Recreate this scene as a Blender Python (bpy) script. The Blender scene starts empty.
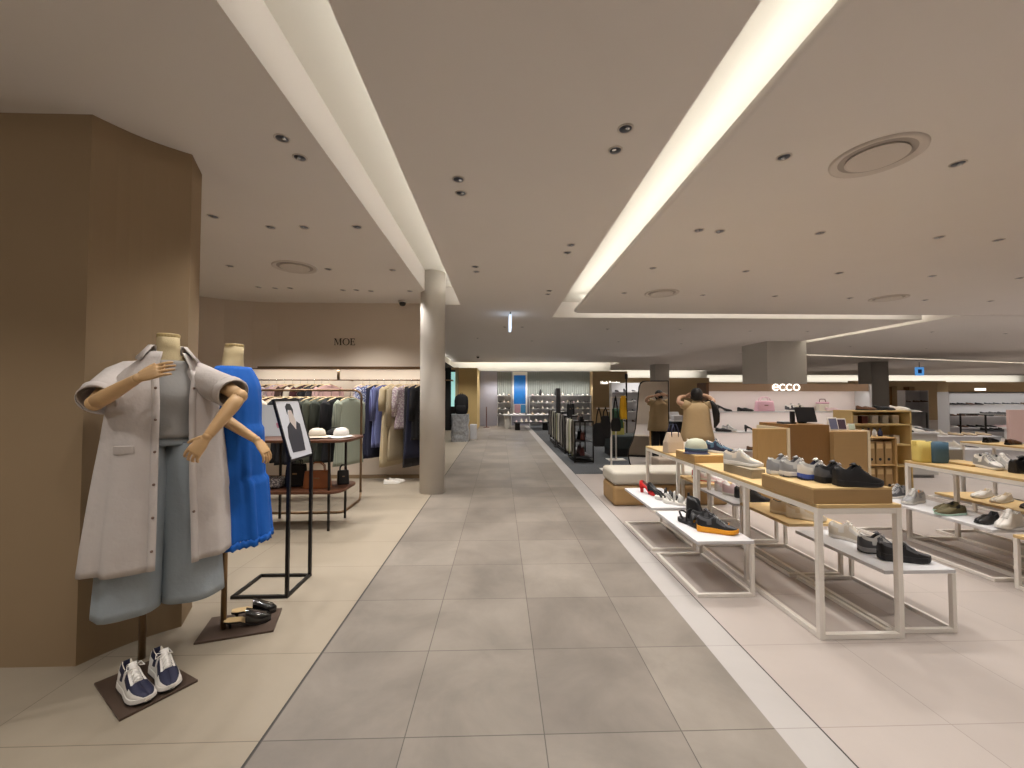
import bpy, bmesh, math, random
from mathutils import Vector, Matrix, noise
rnd = random.Random(11)
PI = math.pi
R = math.radians
SC = bpy.context.scene
COL = SC.collection

# ------------------------------------------------------------------ camera, world, exposure, large lights
cam_d = bpy.data.cameras.new('camera'); cam = bpy.data.objects.new('camera', cam_d); COL.objects.link(cam)
cam.location = (0, 0, 1.44); cam.rotation_euler = (R(91.68), 0, R(-1.68))
cam_d.sensor_width = 36; cam_d.lens = 36*409/1024; cam_d.clip_start = 0.05; cam_d.clip_end = 200
SC.camera = cam
SC.view_settings.view_transform = 'Standard'; SC.view_settings.look = 'None'
SC.view_settings.gamma = 1; SC.view_settings.exposure = 0.47; SC.view_settings.use_curve_mapping = False
w = bpy.data.worlds.new('world'); SC.world = w; w.use_nodes = True
w.node_tree.nodes['Background'].inputs[0].default_value = (0.62, 0.58, 0.54, 1)
w.node_tree.nodes['Background'].inputs[1].default_value = 0.3

WARM = (1.0, 0.955, 0.90); COOL = (1.0, 0.945, 0.86); LEDC = (1.0, 0.965, 0.90)
def area(name, loc, d, longaxis, lx, ly, power, col=LEDC):
    l = bpy.data.lights.new(name, 'AREA'); l.shape = 'RECTANGLE'; l.size = lx; l.size_y = ly; l.energy = power; l.color = col
    o = bpy.data.objects.new(name, l); COL.objects.link(o)
    z = -Vector(d).normalized(); x = Vector(longaxis).normalized(); x = (x - z*x.dot(z)).normalized(); y = z.cross(x)
    m = Matrix((x, y, z)).transposed().to_4x4(); m.translation = Vector(loc); o.matrix_world = m
    return o
def spot(loc, power, size=104, blend=.9, to=None, col=WARM, rad=.04):  # also makes the added beams that have no fixture
    l = bpy.data.lights.new('downlight_or_fill_beam', 'SPOT'); l.energy = power; l.color = col; l.spot_size = R(size); l.spot_blend = blend; l.shadow_soft_size = rad
    o = bpy.data.objects.new('downlight_or_fill_beam', l); COL.objects.link(o); o.location = loc
    if to is not None:
        o.rotation_euler = (Vector(to)-Vector(loc)).to_track_quat('-Z', 'Y').to_euler()
    return o
# cove LEDs: behind the ceiling lips
area('cove_led', (-.60, 2.0, 3.06), (-.45, 0, 1), (0, 1, 0), 10, .05, 11)
area('cove_led', (1.50, 1.8, 3.085), (-.55, 0, 1), (0, 1, 0), 11, .05, 14.5)
area('cove_led', (4.9, 7.53, 3.10), (0, .7, 1), (1, 0, 0), 6.8, .05, 12)
area('cove_led', (8.75, 11.2, 3.12), (0, 0, 1), (0, 1, 0), 6.0, .08, 14)
area('cove_led', (20.0, 17.2, 3.12), (0, 0, 1), (1, .263, 0), 24, .12, 60)
area('cove_led', (1.6, 19.75, 2.80), (0, .4, 1), (1, 0, 0), 7.5, .08, 30)
area('cove_led', (-2.22, 13.2, 2.80), (0, 0, 1), (0, 1, 0), 12, .08, 20)
area('cove_led', (9.0, 25.3, 2.62), (0, .4, 1), (1, 0, 0), 7, .08, 22)
area('cove_led', (27, 30.7, 2.55), (0, .4, 1), (1, 0, 0), 28, .08, 90)

# ------------------------------------------------------------------ helpers
def lin(c):
    c = c/255.0
    return c/12.92 if c <= .04045 else ((c+.055)/1.055)**2.4
def rgb(r, g, b): return (lin(r), lin(g), lin(b), 1)
def mat(name, c, rough=.55, metal=0.0, spec=.5, var=0.0, vscale=8.0, bump=0.0, bscale=60.0, stretch=None, emit=0.0, coat=0.0, sheen=0.0, alpha=1.0, trans=0.0):
    """Principled material; c is an sRGB 0-255 triple; var mottles the colour, bump adds fine relief, stretch draws a grain."""
    m = bpy.data.materials.new(name); m.use_nodes = True; nt = m.node_tree; b = nt.nodes['Principled BSDF']
    col = rgb(*c)
    b.inputs['Base Color'].default_value = col; b.inputs['Roughness'].default_value = rough; b.inputs['Metallic'].default_value = metal
    b.inputs['Specular IOR Level'].default_value = spec; b.inputs['Coat Weight'].default_value = coat; b.inputs['Sheen Weight'].default_value = sheen
    b.inputs['Transmission Weight'].default_value = trans
    if emit:
        b.inputs['Emission Color'].default_value = col; b.inputs['Emission Strength'].default_value = emit
    if var or bump:
        tc = nt.nodes.new('ShaderNodeTexCoord'); mp = nt.nodes.new('ShaderNodeMapping'); nt.links.new(tc.outputs['Object'], mp.inputs[0])
        if stretch: mp.inputs['Scale'].default_value = stretch
    if var:
        n = nt.nodes.new('ShaderNodeTexNoise'); n.inputs['Scale'].default_value = vscale; n.inputs['Detail'].default_value = 5
        nt.links.new(mp.outputs[0], n.inputs['Vector'])
        mx = nt.nodes.new('ShaderNodeMix'); mx.data_type = 'RGBA'
        mx.inputs[6].default_value = tuple(max(0, v*(1-var)) for v in col[:3])+(1,); mx.inputs[7].default_value = tuple(min(1, v*(1+var)) for v in col[:3])+(1,)
        nt.links.new(n.outputs['Fac'], mx.inputs[0]); nt.links.new(mx.outputs[2], b.inputs['Base Color'])
    if bump:
        n2 = nt.nodes.new('ShaderNodeTexNoise'); n2.inputs['Scale'].default_value = bscale; n2.inputs['Detail'].default_value = 3
        nt.links.new(mp.outputs[0], n2.inputs['Vector'])
        bp = nt.nodes.new('ShaderNodeBump'); bp.inputs['Strength'].default_value = bump; bp.inputs['Distance'].default_value = .01
        nt.links.new(n2.outputs['Fac'], bp.inputs['Height']); nt.links.new(bp.outputs[0], b.inputs['Normal'])
    return m
def tile_mat(name, c1, c2, grout, size, off, rough=.35, msize=.004, bumpy=.0, mottle=.13):
    """Square floor tiles laid in a straight grid: object coordinates of a floor object at the origin are metres."""
    m = bpy.data.materials.new(name); m.use_nodes = True; nt = m.node_tree; b = nt.nodes['Principled BSDF']
    tc = nt.nodes.new('ShaderNodeTexCoord'); mp = nt.nodes.new('ShaderNodeMapping'); nt.links.new(tc.outputs['Object'], mp.inputs[0])
    mp.inputs['Location'].default_value = (-off[0], -off[1], 0)
    br = nt.nodes.new('ShaderNodeTexBrick'); br.offset = 0; br.squash = 1; br.inputs['Scale'].default_value = 1
    br.inputs['Brick Width'].default_value = size[0]; br.inputs['Row Height'].default_value = size[1]; br.inputs['Mortar Size'].default_value = msize; br.inputs['Mortar Smooth'].default_value = .2
    br.inputs['Bias'].default_value = 0
    br.inputs['Color1'].default_value = rgb(*c1); br.inputs['Color2'].default_value = rgb(*c2); br.inputs['Mortar'].default_value = rgb(*grout)
    nt.links.new(mp.outputs[0], br.inputs['Vector'])
    n = nt.nodes.new('ShaderNodeTexNoise'); n.inputs['Scale'].default_value = 1.7; n.inputs['Detail'].default_value = 8; n.inputs['Roughness'].default_value = .62; n.inputs['Distortion'].default_value = .4
    nt.links.new(tc.outputs['Object'], n.inputs['Vector'])
    mr = nt.nodes.new('ShaderNodeMapRange'); mr.inputs['From Min'].default_value = .3; mr.inputs['From Max'].default_value = .7; mr.inputs['To Min'].default_value = 1-mottle; mr.inputs['To Max'].default_value = 1+mottle
    nt.links.new(n.outputs['Fac'], mr.inputs['Value'])
    mx = nt.nodes.new('ShaderNodeVectorMath'); mx.operation = 'SCALE'
    nt.links.new(br.outputs['Color'], mx.inputs[0]); nt.links.new(mr.outputs[0], mx.inputs['Scale']); nt.links.new(mx.outputs[0], b.inputs['Base Color'])
    rr = nt.nodes.new('ShaderNodeMapRange'); rr.inputs['To Min'].default_value = rough-.06; rr.inputs['To Max'].default_value = rough+.10
    nt.links.new(n.outputs['Fac'], rr.inputs['Value']); nt.links.new(rr.outputs[0], b.inputs['Roughness'])
    return m

class MB:
    """collects shapes, then links them as ONE mesh object"""
    def __init__(s): s.v = []; s.f = []
    def add(s, vs, fs):
        k = len(s.v); s.v += [Vector(p) for p in vs]; s.f += [tuple(i+k for i in f) for f in fs]; return s
    def box(s, c, d, rot=None):
        x, y, z = d[0]/2, d[1]/2, d[2]/2
        vs = [Vector(p) for p in ((-x,-y,-z),(x,-y,-z),(x,y,-z),(-x,y,-z),(-x,-y,z),(x,-y,z),(x,y,z),(-x,y,z))]
        if rot is not None: vs = [rot @ p for p in vs]
        return s.add([p+Vector(c) for p in vs], [(0,3,2,1),(4,5,6,7),(0,1,5,4),(1,2,6,5),(2,3,7,6),(3,0,4,7)])
    def bx(s, x0, x1, y0, y1, z0, z1): return s.box(((x0+x1)/2,(y0+y1)/2,(z0+z1)/2), (x1-x0, y1-y0, z1-z0))
    def loft(s, rings, closed=True, cap0=True, cap1=True):
        n = len(rings[0]); vs = [p for r in rings for p in r]; fs = []
        for i in range(len(rings)-1):
            for j in range(n if closed else n-1):
                a, b = i*n+j, i*n+(j+1) % n; fs.append((a, b, b+n, a+n))
        if closed and cap0: fs.append(tuple(reversed(range(n))))
        if closed and cap1: fs.append(tuple(range((len(rings)-1)*n, len(rings)*n)))
        return s.add(vs, fs)
    def tube(s, pts, r, n=8, closed=False, flat=None):
        pts = [Vector(p) for p in pts]; rings = []; m = len(pts); prev = None
        for i, p in enumerate(pts):
            if closed: t = pts[(i+1) % m]-pts[i-1]
            else: t = pts[min(i+1, m-1)]-pts[max(i-1, 0)]
            t.normalize()
            if prev is None:
                u = Vector((0,0,1)) if abs(t.z) < .9 else Vector((1,0,0))
                if flat is not None: u = Vector(flat)
            else: u = prev
            a = (u - t*u.dot(t))
            if a.length < 1e-5: a = t.orthogonal()
            a.normalize(); b = t.cross(a); prev = a
            rr = r[i] if isinstance(r, (list, tuple)) else r
            ra, rb = rr if isinstance(rr, tuple) else (rr, rr)
            rings.append([p + a*ra*math.cos(2*PI*k/n) + b*rb*math.sin(2*PI*k/n) for k in range(n)])
        if closed: rings.append(rings[0]); return s.loft(rings, True, False, False)
        return s.loft(rings)
    def lathe(s, prof, c=(0,0,0), n=24, sx=1, sy=1, cap0=True, cap1=True):
        c = Vector(c)
        return s.loft([[c+Vector((r*sx*math.cos(2*PI*k/n), r*sy*math.sin(2*PI*k/n), z)) for k in range(n)] for r, z in prof], True, cap0, cap1)
    def ball(s, c, r, n=14, m=9):
        rx, ry, rz = r if isinstance(r, (tuple, list)) else (r, r, r); c = Vector(c)
        return s.loft([[c+Vector((rx*math.sin(a)*math.cos(2*PI*k/n), ry*math.sin(a)*math.sin(2*PI*k/n), -rz*math.cos(a))) for k in range(n)] for a in [PI*(.03+.94*i/m) for i in range(m+1)]])
    def prism(s, poly, h0, h1, axis='z'):
        """poly in the plane across the axis; x: (y,z)  y: (x,z)  z: (x,y)"""
        def P(a, b, h): return (a, b, h) if axis == 'z' else ((a, h, b) if axis == 'y' else (h, a, b))
        n = len(poly); vs = [P(a, b, h0) for a, b in poly]+[P(a, b, h1) for a, b in poly]
        fs = [tuple(reversed(range(n))), tuple(range(n, 2*n))]+[(i, (i+1) % n, n+(i+1) % n, n+i) for i in range(n)]
        return s.add(vs, fs)
    def xf(s, m): s.v = [m @ p for p in s.v]; return s
    def build(s, name, m, parent=None, smooth=False, bevel=0.0, sub=0, solid=0.0, loc=None, remesh=0.0, seg=2):
        me = bpy.data.meshes.new(name); me.from_pydata([tuple(p) for p in s.v], [], s.f)
        bm = bmesh.new(); bm.from_mesh(me); bmesh.ops.delete(bm, geom=[q for q in bm.verts if not q.link_faces], context='VERTS'); bmesh.ops.recalc_face_normals(bm, faces=bm.faces); bm.to_mesh(me); bm.free()
        me.materials.append(m)
        if smooth: me.polygons.foreach_set('use_smooth', [True]*len(me.polygons))
        o = bpy.data.objects.new(name, me); COL.objects.link(o)
        if solid: d = o.modifiers.new('thickness', 'SOLIDIFY'); d.thickness = solid; d.offset = 0
        if remesh: d = o.modifiers.new('skin', 'REMESH'); d.mode = 'VOXEL'; d.voxel_size = remesh; d.use_smooth_shade = True; d2 = o.modifiers.new('soft', 'SMOOTH'); d2.iterations = 3
        if bevel: d = o.modifiers.new('bevel', 'BEVEL'); d.width = bevel; d.segments = seg; d.limit_method = 'ANGLE'; d.angle_limit = R(40)
        if sub: d = o.modifiers.new('subdivision', 'SUBSURF'); d.levels = sub; d.render_levels = sub
        if parent is not None: o.parent = parent
        if loc is not None: o.location = loc
        return o
def tag(o, label=None, cat=None, group=None, kind=None):
    if label: o['label'] = label
    if cat: o['category'] = cat
    if group: o['group'] = group
    if kind: o['kind'] = kind
    return o
def thing(name, label, cat, loc=(0,0,0), rz=0.0, group=None):
    o = bpy.data.objects.new(name, None); o.empty_display_size = .05; COL.objects.link(o)
    o.location = loc; o.rotation_euler = (0, 0, rz)
    return tag(o, label, cat, group)
def dup(o, loc=None, rz=None, label=None, group=None, scale=None, parent=None):
    c = o.copy(); COL.objects.link(c)
    if parent is not None: c.parent = parent
    if loc is not None: c.location = loc
    if rz is not None: c.rotation_euler = (c.rotation_euler.x, c.rotation_euler.y, rz)
    if scale is not None: c.scale = (scale,)*3 if not isinstance(scale, tuple) else scale
    if label: c['label'] = label
    if group: c['group'] = group
    elif 'group' in c and parent is None and label: del c['group']
    for ch in list(o.children): dup(ch, parent=c)
    return c
def struct(o): o['kind'] = 'structure'; return o
def RZ(a): return Matrix.Rotation(a, 4, 'Z')
def TR(x, y, z): return Matrix.Translation((x, y, z))
def lerp(tab, x):
    for i in range(len(tab)-1):
        if x <= tab[i+1][0]:
            a, b = tab[i], tab[i+1]; t = (x-a[0])/(b[0]-a[0]) if b[0] != a[0] else 0
            t = max(0, min(1, t))
            return [p+(q-p)*t for p, q in zip(a[1:], b[1:])]
    return list(tab[-1][1:])

# ------------------------------------------------------------------ materials
M = {}
M['ceil'] = mat('ceiling_paint', (224,218,212), .9, var=.02, vscale=2)
M['ceil_in'] = mat('cove_paint', (226,222,212), .9)
M['aisle'] = tile_mat('aisle_tiles', (130,122,113), (117,109,101), (76,70,64), (.591,.587), (.19-.591*6, 1.78-.587*20), rough=.42, msize=.0025, mottle=.25)
M['left_tiles'] = tile_mat('beige_tiles', (154,143,127), (149,138,122), (112,101,88), (1.18,.587), (-1.0-1.18*10, 1.78-.587*20), rough=.42, msize=.0022, mottle=.07)
M['right_tiles'] = tile_mat('pale_tiles', (174,164,158), (171,161,155), (144,134,127), (.59,.587), (1.39-.59*3, 1.78-.587*20), rough=.42, msize=.002, mottle=.05)
M['border'] = tile_mat('border_tiles', (172,167,164), (169,164,161), (142,136,132), (.3,.587), (1.19, 1.78-.587*20), rough=.42, msize=.002, mottle=.05)
M['carpet'] = mat('grey_carpet', (72,74,77), .95, var=.12, vscale=90, bump=.4, bscale=260)
M['joint'] = mat('dark_joint', (52,48,45), .6)
M['pillar'] = mat('olive_brown_paint', (148,126,98), .85, var=.05, vscale=3)
M['moewall'] = mat('greige_paint', (216,203,188), .88, var=.03, vscale=2)
M['beigewall'] = mat('tan_panel', (172,148,112), .8, var=.05, vscale=2)
M['ochre'] = mat('ochre_panel', (206,178,122), .8, var=.05, vscale=2)
M['greydoor'] = mat('lavender_grey_panel', (158,156,168), .8, var=.04)
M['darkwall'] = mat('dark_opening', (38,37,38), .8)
M['white'] = mat('white_laminate', (204,203,205), .45)
M['whitemetal'] = mat('white_powder_coat', (230,224,216), .4)
M['oak'] = mat('pale_oak', (206,176,124), .5, var=.12, vscale=5, stretch=(1.2, 9, 9))
M['oak2'] = mat('tan_oak_veneer', (176,140,88), .55, var=.10, vscale=5, stretch=(9, 9, 1.2))
M['kraft'] = mat('kraft_tan_veneer', (164,132,88), .6, var=.06, vscale=6, stretch=(1.2, 8, 8))
M['brownpanel'] = mat('dark_brown_veneer', (128,92,50), .5, var=.08, vscale=5, stretch=(9, 9, 1.2))  # on the counter centre this darker brown carries the shade of its recess
M['paleedge'] = mat('pale_edge', (222,206,176), .5)
M['blackmetal'] = mat('black_metal', (34,31,30), .4, .4)
M['bronze'] = mat('bronze_tube', (128,104,80), .38, .75)
M['brass'] = mat('brass_pole', (138,112,82), .35, .7)
M['plate'] = mat('brown_plate', (84,68,58), .5, .3)
M['walnut'] = mat('walnut_table', (86,52,34), .45, var=.2, vscale=5, stretch=(1.5, 9, 9))
M['chrome'] = mat('chrome', (205,210,216), .12, 1.0)
M['darkmetal'] = mat('dark_reflector', (120,126,138), .3, .5)
M['trimw'] = mat('ceiling_trim', (206,198,190), .6)
M['black'] = mat('black_leather', (24,23,25), .38)
M['blackfab'] = mat('black_fabric', (27,26,28), .9, var=.1)
M['blackgloss'] = mat('black_patent', (14,13,14), .08, coat=.6)
M['tan'] = mat('tan_insole', (206,178,130), .6)
M['linen'] = mat('mannequin_linen', (196,178,140), .85, bump=.25, bscale=420)
M['woodarm'] = mat('beech_wood', (206,168,122), .45, var=.06, vscale=14, stretch=(1, 1, 6))
M['woodcap'] = mat('beech_cap', (182,160,112), .5)
M['hanger'] = mat('beech_hanger', (204,180,140), .5)
M['mirror'] = mat('mirror_glass', (236,238,238), .02, 1.0)
M['glow'] = mat('lit_sign_white', (255,252,246), .5, emit=1.0)
M['signcool'] = mat('lit_sign_cool', (214,232,255), .5, emit=1.0)
def M_(key, c, rough=.6, **k):
    if key not in M: M[key] = mat(key, c, rough, **k)
    return M[key]
# ------------------------------------------------------------------ the setting: floors
def slab(name, x0, x1, y0, y1, z0, z1, m, bevel=0):
    return struct(MB().bx(x0, x1, y0, y1, z0, z1).build(name, m, bevel=bevel))
slab('floor', -7, -1.004, -6, 34, -.1, 0, M['left_tiles'])
slab('floor', -.994, 1.19, -6, 34, -.1, 0, M['aisle'])
slab('floor', 1.19, 1.385, -6, 34, -.1, 0, M['border'])
slab('floor', 1.393, 46, -6, 7.55, -.1, 0, M['right_tiles'])
slab('floor', 1.393, 4.4, 7.55, 34, -.1, 0, M['carpet'])
slab('floor', 4.4, 46, 7.55, 34, -.1, 0, M['right_tiles'])
slab('trim_1', -1.004, -.994, -6, 34, -.1, -.0005, M['joint'])
slab('trim_2', 1.385, 1.393, -6, 34, -.1, -.0005, M['joint'])

# ceilings: slabs at 3.0 m with recessed coves between them, recess top at 3.31 m
def cpoly(name, poly, z0=3.0, z1=3.31, m=None, bevel=0, seg=2):
    return struct(MB().prism(poly, z0, z1).build(name, m or M['ceil'], bevel=bevel, seg=seg))
cpoly('ceiling', [(-7,-6),(46,-6),(46,34),(-7,34)], 3.31, 3.4, M['ceil_in'])
cpoly('ceiling', [(-7,-6),(-1.12,-6),(-1.12,7.0),(-7,7.0)])
cpoly('ceiling', [(-.48,-6),(1.03,-6),(1.03,7.0),(-.48,7.0)])
cpoly('ceiling', [(-.68,-6),(-.48,-6),(-.48,7.0),(-.68,7.0)], 3.0, 3.035)
cpoly('ceiling', [(-7,7.0),(1.03,7.0),(1.03,8.05),(-7,8.05)])
rc = [(1.37+.16-.16*math.cos(a), 7.65-.16+.16*math.sin(a)) for a in [PI/2*i/6 for i in range(7)]]
cpoly('ceiling', [(1.37,-6)]+rc+[(46,7.65),(46,-6)], 3.0, 3.065, bevel=.05, seg=5)
cpoly('ceiling', [(1.60,-6),(1.60,7.42),(46,7.42),(46,-6)], 3.06, 3.31)
cpoly('ceiling', [(-2.15,8.05),(8.6,8.05),(8.6,14.5),(5.6,24.5),(5.6,18.9),(-2.15,18.9)])
cpoly('ceiling', [(8.95,7.65),(46,7.65),(46,24.0),(8.95,14.25)])
cpoly('ceiling', [(8.6,14.5),(46,24.4),(46,29.8),(12.6,29.8),(12.6,24.5),(5.6,24.5)])

# left pillar with its curved return
pl = [(-7,2.29),(-2.26,2.29)]
for i in range(9):
    t = i/8; a = Vector((-2.26,2.29)); b = Vector((-1.99,2.66)); p = a.lerp(b, t); bow = .035*math.sin(PI*t)
    pl.append((p.x-bow*.8+.0, p.y+bow*.6))
pl += [(-2.1,2.9),(-2.45,3.2),(-7,3.2)]
struct(MB().prism(pl[:1]+pl[1:2]+pl[3:], 0, 3.0).build('wall_left', M['pillar']))
# boutique wall: upper part stands forward of the hanging niche
def strip(name, line, thick, z0, z1, m):
    pts = [Vector(p) for p in line]; back = []
    for i, p in enumerate(pts):
        t = pts[min(i+1, len(pts)-1)]-pts[max(i-1, 0)]; nrm = Vector((-t.y, t.x)).normalized(); back.append(p+nrm*thick)
    return struct(MB().prism([tuple(p) for p in pts]+[tuple(p) for p in reversed(back)], z0, z1).build(name, m))
curve = [(-5.2,2.9),(-5.2,4.2)]+[(-5.2+1.5-1.5*math.cos(a), 5.4+1.5*math.sin(a)) for a in [R(d) for d in (0,15,30,45,60,75,90)]]
strip('wall_back', list(reversed([(-1.0,6.9)]+[(x, y) for x, y in reversed(curve)]))[:], .5, 1.90, 3.0, M['moewall'])
strip('wall_back', [(-5.5,3.2),(-5.5,6.2),(-4.6,7.3),(-1.0,7.3)], .2, 0, 1.90, M['moewall'])
area('niche_led', (-2.7, 7.0, 1.875), (0, .6, -1), (1, 0, 0), 3.2, .03, 7)
slab('wall_back', -1.25, -1.18, 7.52, 8.4, 0, 3.0, M['moewall'])
struct(MB().bx(-4.2,-1.0,6.86,6.90,1.885,1.93).build('trim_3', M['bronze']))
slab('baseboard_back', -4.6, -1.0, 7.275, 7.30, 0, .06, M['pillar'])

# left side of the long aisle: dark shop openings, then piers, under a wall-wash cove
slab('wall_aisle', -2.6, -1.18, 8.4, 8.5, 0, 3.0, M['beigewall'])
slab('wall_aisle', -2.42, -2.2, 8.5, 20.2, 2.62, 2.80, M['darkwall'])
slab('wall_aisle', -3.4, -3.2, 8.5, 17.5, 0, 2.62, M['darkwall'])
slab('wall_aisle', -2.62, -2.45, 8.5, 20.6, 2.62, 3.31, M['ceil_in'])
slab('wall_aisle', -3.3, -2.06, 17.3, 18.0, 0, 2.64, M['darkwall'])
slab('wall_aisle', -2.06, -1.75, 17.32, 18.0, 0, 2.64, M['beigewall'])
slab('wall_aisle', -1.75, -.98, 17.5, 20.0, 0, 2.64, M['ochre'])
slab('door_1', -.98, -.14, 19.9, 20.0, 0, 2.60, M['greydoor'])
slab('wall_far', -2.5, 5.55, 20.35, 20.45, 0, 3.31, M['ceil_in'])
slab('wall_far', -.98, 4.42, 20.0, 20.1, 0, 2.66, M['greydoor'])
slab('wall_far', 4.42, 6.1, 19.4, 20.1, 0, 2.62, M['beigewall'])
slab('wall_far', 5.5, 13.2, 25.7, 25.85, 0, 3.31, M['ceil_in'])
slab('wall_far', 5.5, 13.2, 25.4, 25.5, 0, 2.58, M['beigewall'])
slab('wall_far', 12.5, 46, 31.1, 31.25, 0, 3.31, M['ceil_in'])
slab('wall_far', 12.5, 46, 30.8, 30.9, 0, 2.5, M['beigewall'])
slab('wall_right', 45.6, 45.8, -6, 31, 0, 3.31, M['beigewall'])
slab('wall_behind', -7, 46, -6.2, -6.0, 0, 3.31, M['moewall'])
slab('wall_side', -7.2, -7.0, -6.2, 8.5, 0, 3.31, M['moewall'])

# columns
colm = MB().lathe([(.185,0),(.185,3.31)], (0,0,0), 40).build('column', mat('column_plaster', (206,200,192), .8, var=.05, vscale=3), smooth=True, loc=(-1.02,6.22,0)); struct(colm)
colm.data.polygons.foreach_set('use_smooth', [len(p.vertices) == 4 for p in colm.data.polygons])
M['conc'] = mat('grey_cladding', (196,192,184), .6, var=.05, vscale=2)
slab('column', 7.6, 8.75, 11.4, 12.6, 0, 3.02, M['conc'])
slab('column', 7.6, 8.3, 19.8, 20.5, 0, 3.0, M['conc'])
slab('column', 16.8, 17.6, 18.0, 18.7, 0, 3.0, mat('dark_grey_cladding', (140,136,132), .35, var=.05))

# ------------------------------------------------------------------ things on the ceiling
def downlight(label, group):
    t = thing('downlight', label, 'ceiling light', (0,0,3.0), 0, group)
    a = MB(); n = 20
    prof = [(.046,0),(.046,-.005),(.039,-.006),(.036,-.003)]
    a.loft([[Vector((r_*math.cos(2*PI*k/n), r_*math.sin(2*PI*k/n), z)) for k in range(n)] for r_, z in prof], True, False, False).build('trim_ring', M['trimw'], t, smooth=True)
    MB().lathe([(.036,-.004),(.030,-.0025),(.018,-.0015)], n=n).build('reflector', M['darkmetal'], t, smooth=True)
    MB().ball((.012,.0,-.006), (.016,.016,.006), 10, 5).build('lamp', M['chrome'], t, smooth=True)
    return t
dl_sets = [
 ('small recessed downlight over the clothing area left of the round column', 'downlights over the clothing area', [(-1.32,2.47),(-1.31,2.67),(-2.49,3.58),(-2.12,3.8),(-1.81,3.79),(-1.32,3.77),(-3.24,4.96),(-2.11,5.05),(-1.33,5.06),(-3.46,5.92),(-3.25,5.97),(-3.03,5.96),(-2.31,6.05),(-2.11,6.04),(-1.92,6.1),(-1.34,6.08)]),
 ('small recessed downlight in the flat ceiling over the grey aisle', 'downlights over the aisle', [(-.3,2.91),(-.3,3.11),(.73,2.32),(.73,2.53),(.73,4.16),(.73,4.38),(-.3,4.9),(-.3,5.1),(.73,6.0),(.73,6.2)]),
 ('small recessed downlight over the shoe display area right of the bright cove', 'downlights over the shoe area', [(1.85,2.57),(3.07,2.61),(1.87,3.75),(2.08,3.77),(3.06,3.78),(4.31,3.85),(4.98,3.9),(1.86,4.89),(3.07,4.98),(4.3,5.02),(5.61,5.11),(6.87,5.17),(1.88,6.1),(3.13,6.19),(4.29,6.22),(5.57,6.31),(8.05,6.44),(6.9,6.4)]),
 ('small recessed downlight in the darker ceiling beyond the lit ceiling edge', 'downlights in the far ceiling', [(.1,9.2),(.5,9.2),(-.6,11),(.9,11.5),(2.5,9.4),(4.2,9.4),(6.0,9.6),(7.4,9.6),(3.4,11.6),(5.4,12),(10.5,9.6),(12.6,9.8),(15,10.2),(11,12.5),(14,13)])]
first = None
for lab, grp, pts in dl_sets:
    for x, y in pts:
        if first is None: first = downlight(lab, grp); first.location = (x, y, 3.0)
        else: dup(first, (x, y, 3.0), rnd.uniform(0, 6), lab, grp)
for (lab, grp, pts), e in zip(dl_sets, (44, 38, 46, 105)):
    for x, y in pts:
        spot((x, y, 2.975), e*(.6 if y < 2.7 and x < -1 else (.3 if x > -1.4 and x < -1.3 and y > 6 else 1)))
# the hall goes on behind and beside the camera: its unseen downlights there
for x in (-4.5, -2.8, -.3, .73, 1.9, 3.1, 4.3, 6.5, 9.5):
    for y in (1.0, -.8, -2.6, -4.4):
        if x < -3 and y < -1: continue
        spot((x, y, 2.975), 70 if x < -1.2 and y > 0 else 44)
for x, y, e in ((.1,14,80),(.5,17,90),(2.6,14,90),(2.5,18.2,110),(-1.4,16.3,60),(-.5,18.4,70),(-1.2,12.2,60),(5.2,15,90),(9.5,5,80),(9.5,7.2,80),(12,4.5,100),(12,7,100),(15,6.5,120),(18,8,140),(17.4,11.8,140),(21,10,160),(22,16,200),(27,16,250),(28,24,300),(20,22,250),(10,18,160),(9.5,22.5,160),(34,26,300),(33,18,250)):  # far hall beams without fixtures, added for brightness; one lifts the ochre pier
    spot((x, y, 2.975), e*1.7)
# first beam added to brighten the pillar front, second trained on the mannequins
spot((-2.5, -.6, 2.975), 34, 84, .9, (-3.0, 2.3, 1.3)); spot((-1.0, 1.3, 2.975), 20, 50, .8, (-1.8, 2.4, 1.0))

def vent(label, loc, rad, a=0):
    t = thing('air_diffuser', label, 'air vent', loc, a)
    n = 48
    MB().loft([[Vector((r_*rad*math.cos(2*PI*k/n), r_*rad*math.sin(2*PI*k/n), z)) for k in range(n)] for r_, z in [(1.0,0),(.99,-.012),(.93,-.016),(.84,-.004),(.80,-.002)]], True, False, False).build('flange', M['trimw'], t, smooth=True)
    MB().loft([[Vector((r_*rad*math.cos(2*PI*k/n), r_*rad*math.sin(2*PI*k/n), z)) for k in range(n)] for r_, z in [(.80,-.002),(.72,-.0015),(.62,-.001)]], True, False, True).build('throat', mat('vent_throat', (168,160,152), .8), t, smooth=True)
    MB().lathe([(.64*rad,-.002),(.66*rad,-.014),(.60*rad,-.018)], n=n).build('centre_disc', M['trimw'], t, smooth=False)
    return t
v0 = vent('large round air diffuser in the ceiling nearest on the right', (2.45,2.55,3.0), .25)
dup(v0, (2.45,6.09,3.0), 0, 'round air diffuser in the ceiling beside the bright cove, before its far corner')
dup(v0, (6.18,6.29,3.0), 0, 'round air diffuser in the ceiling above the shoe wall with the lit letters')
dup(v0, (-2.48,4.98,3.0), 0, 'round air diffuser in the ceiling above the clothing boutique')
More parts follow.
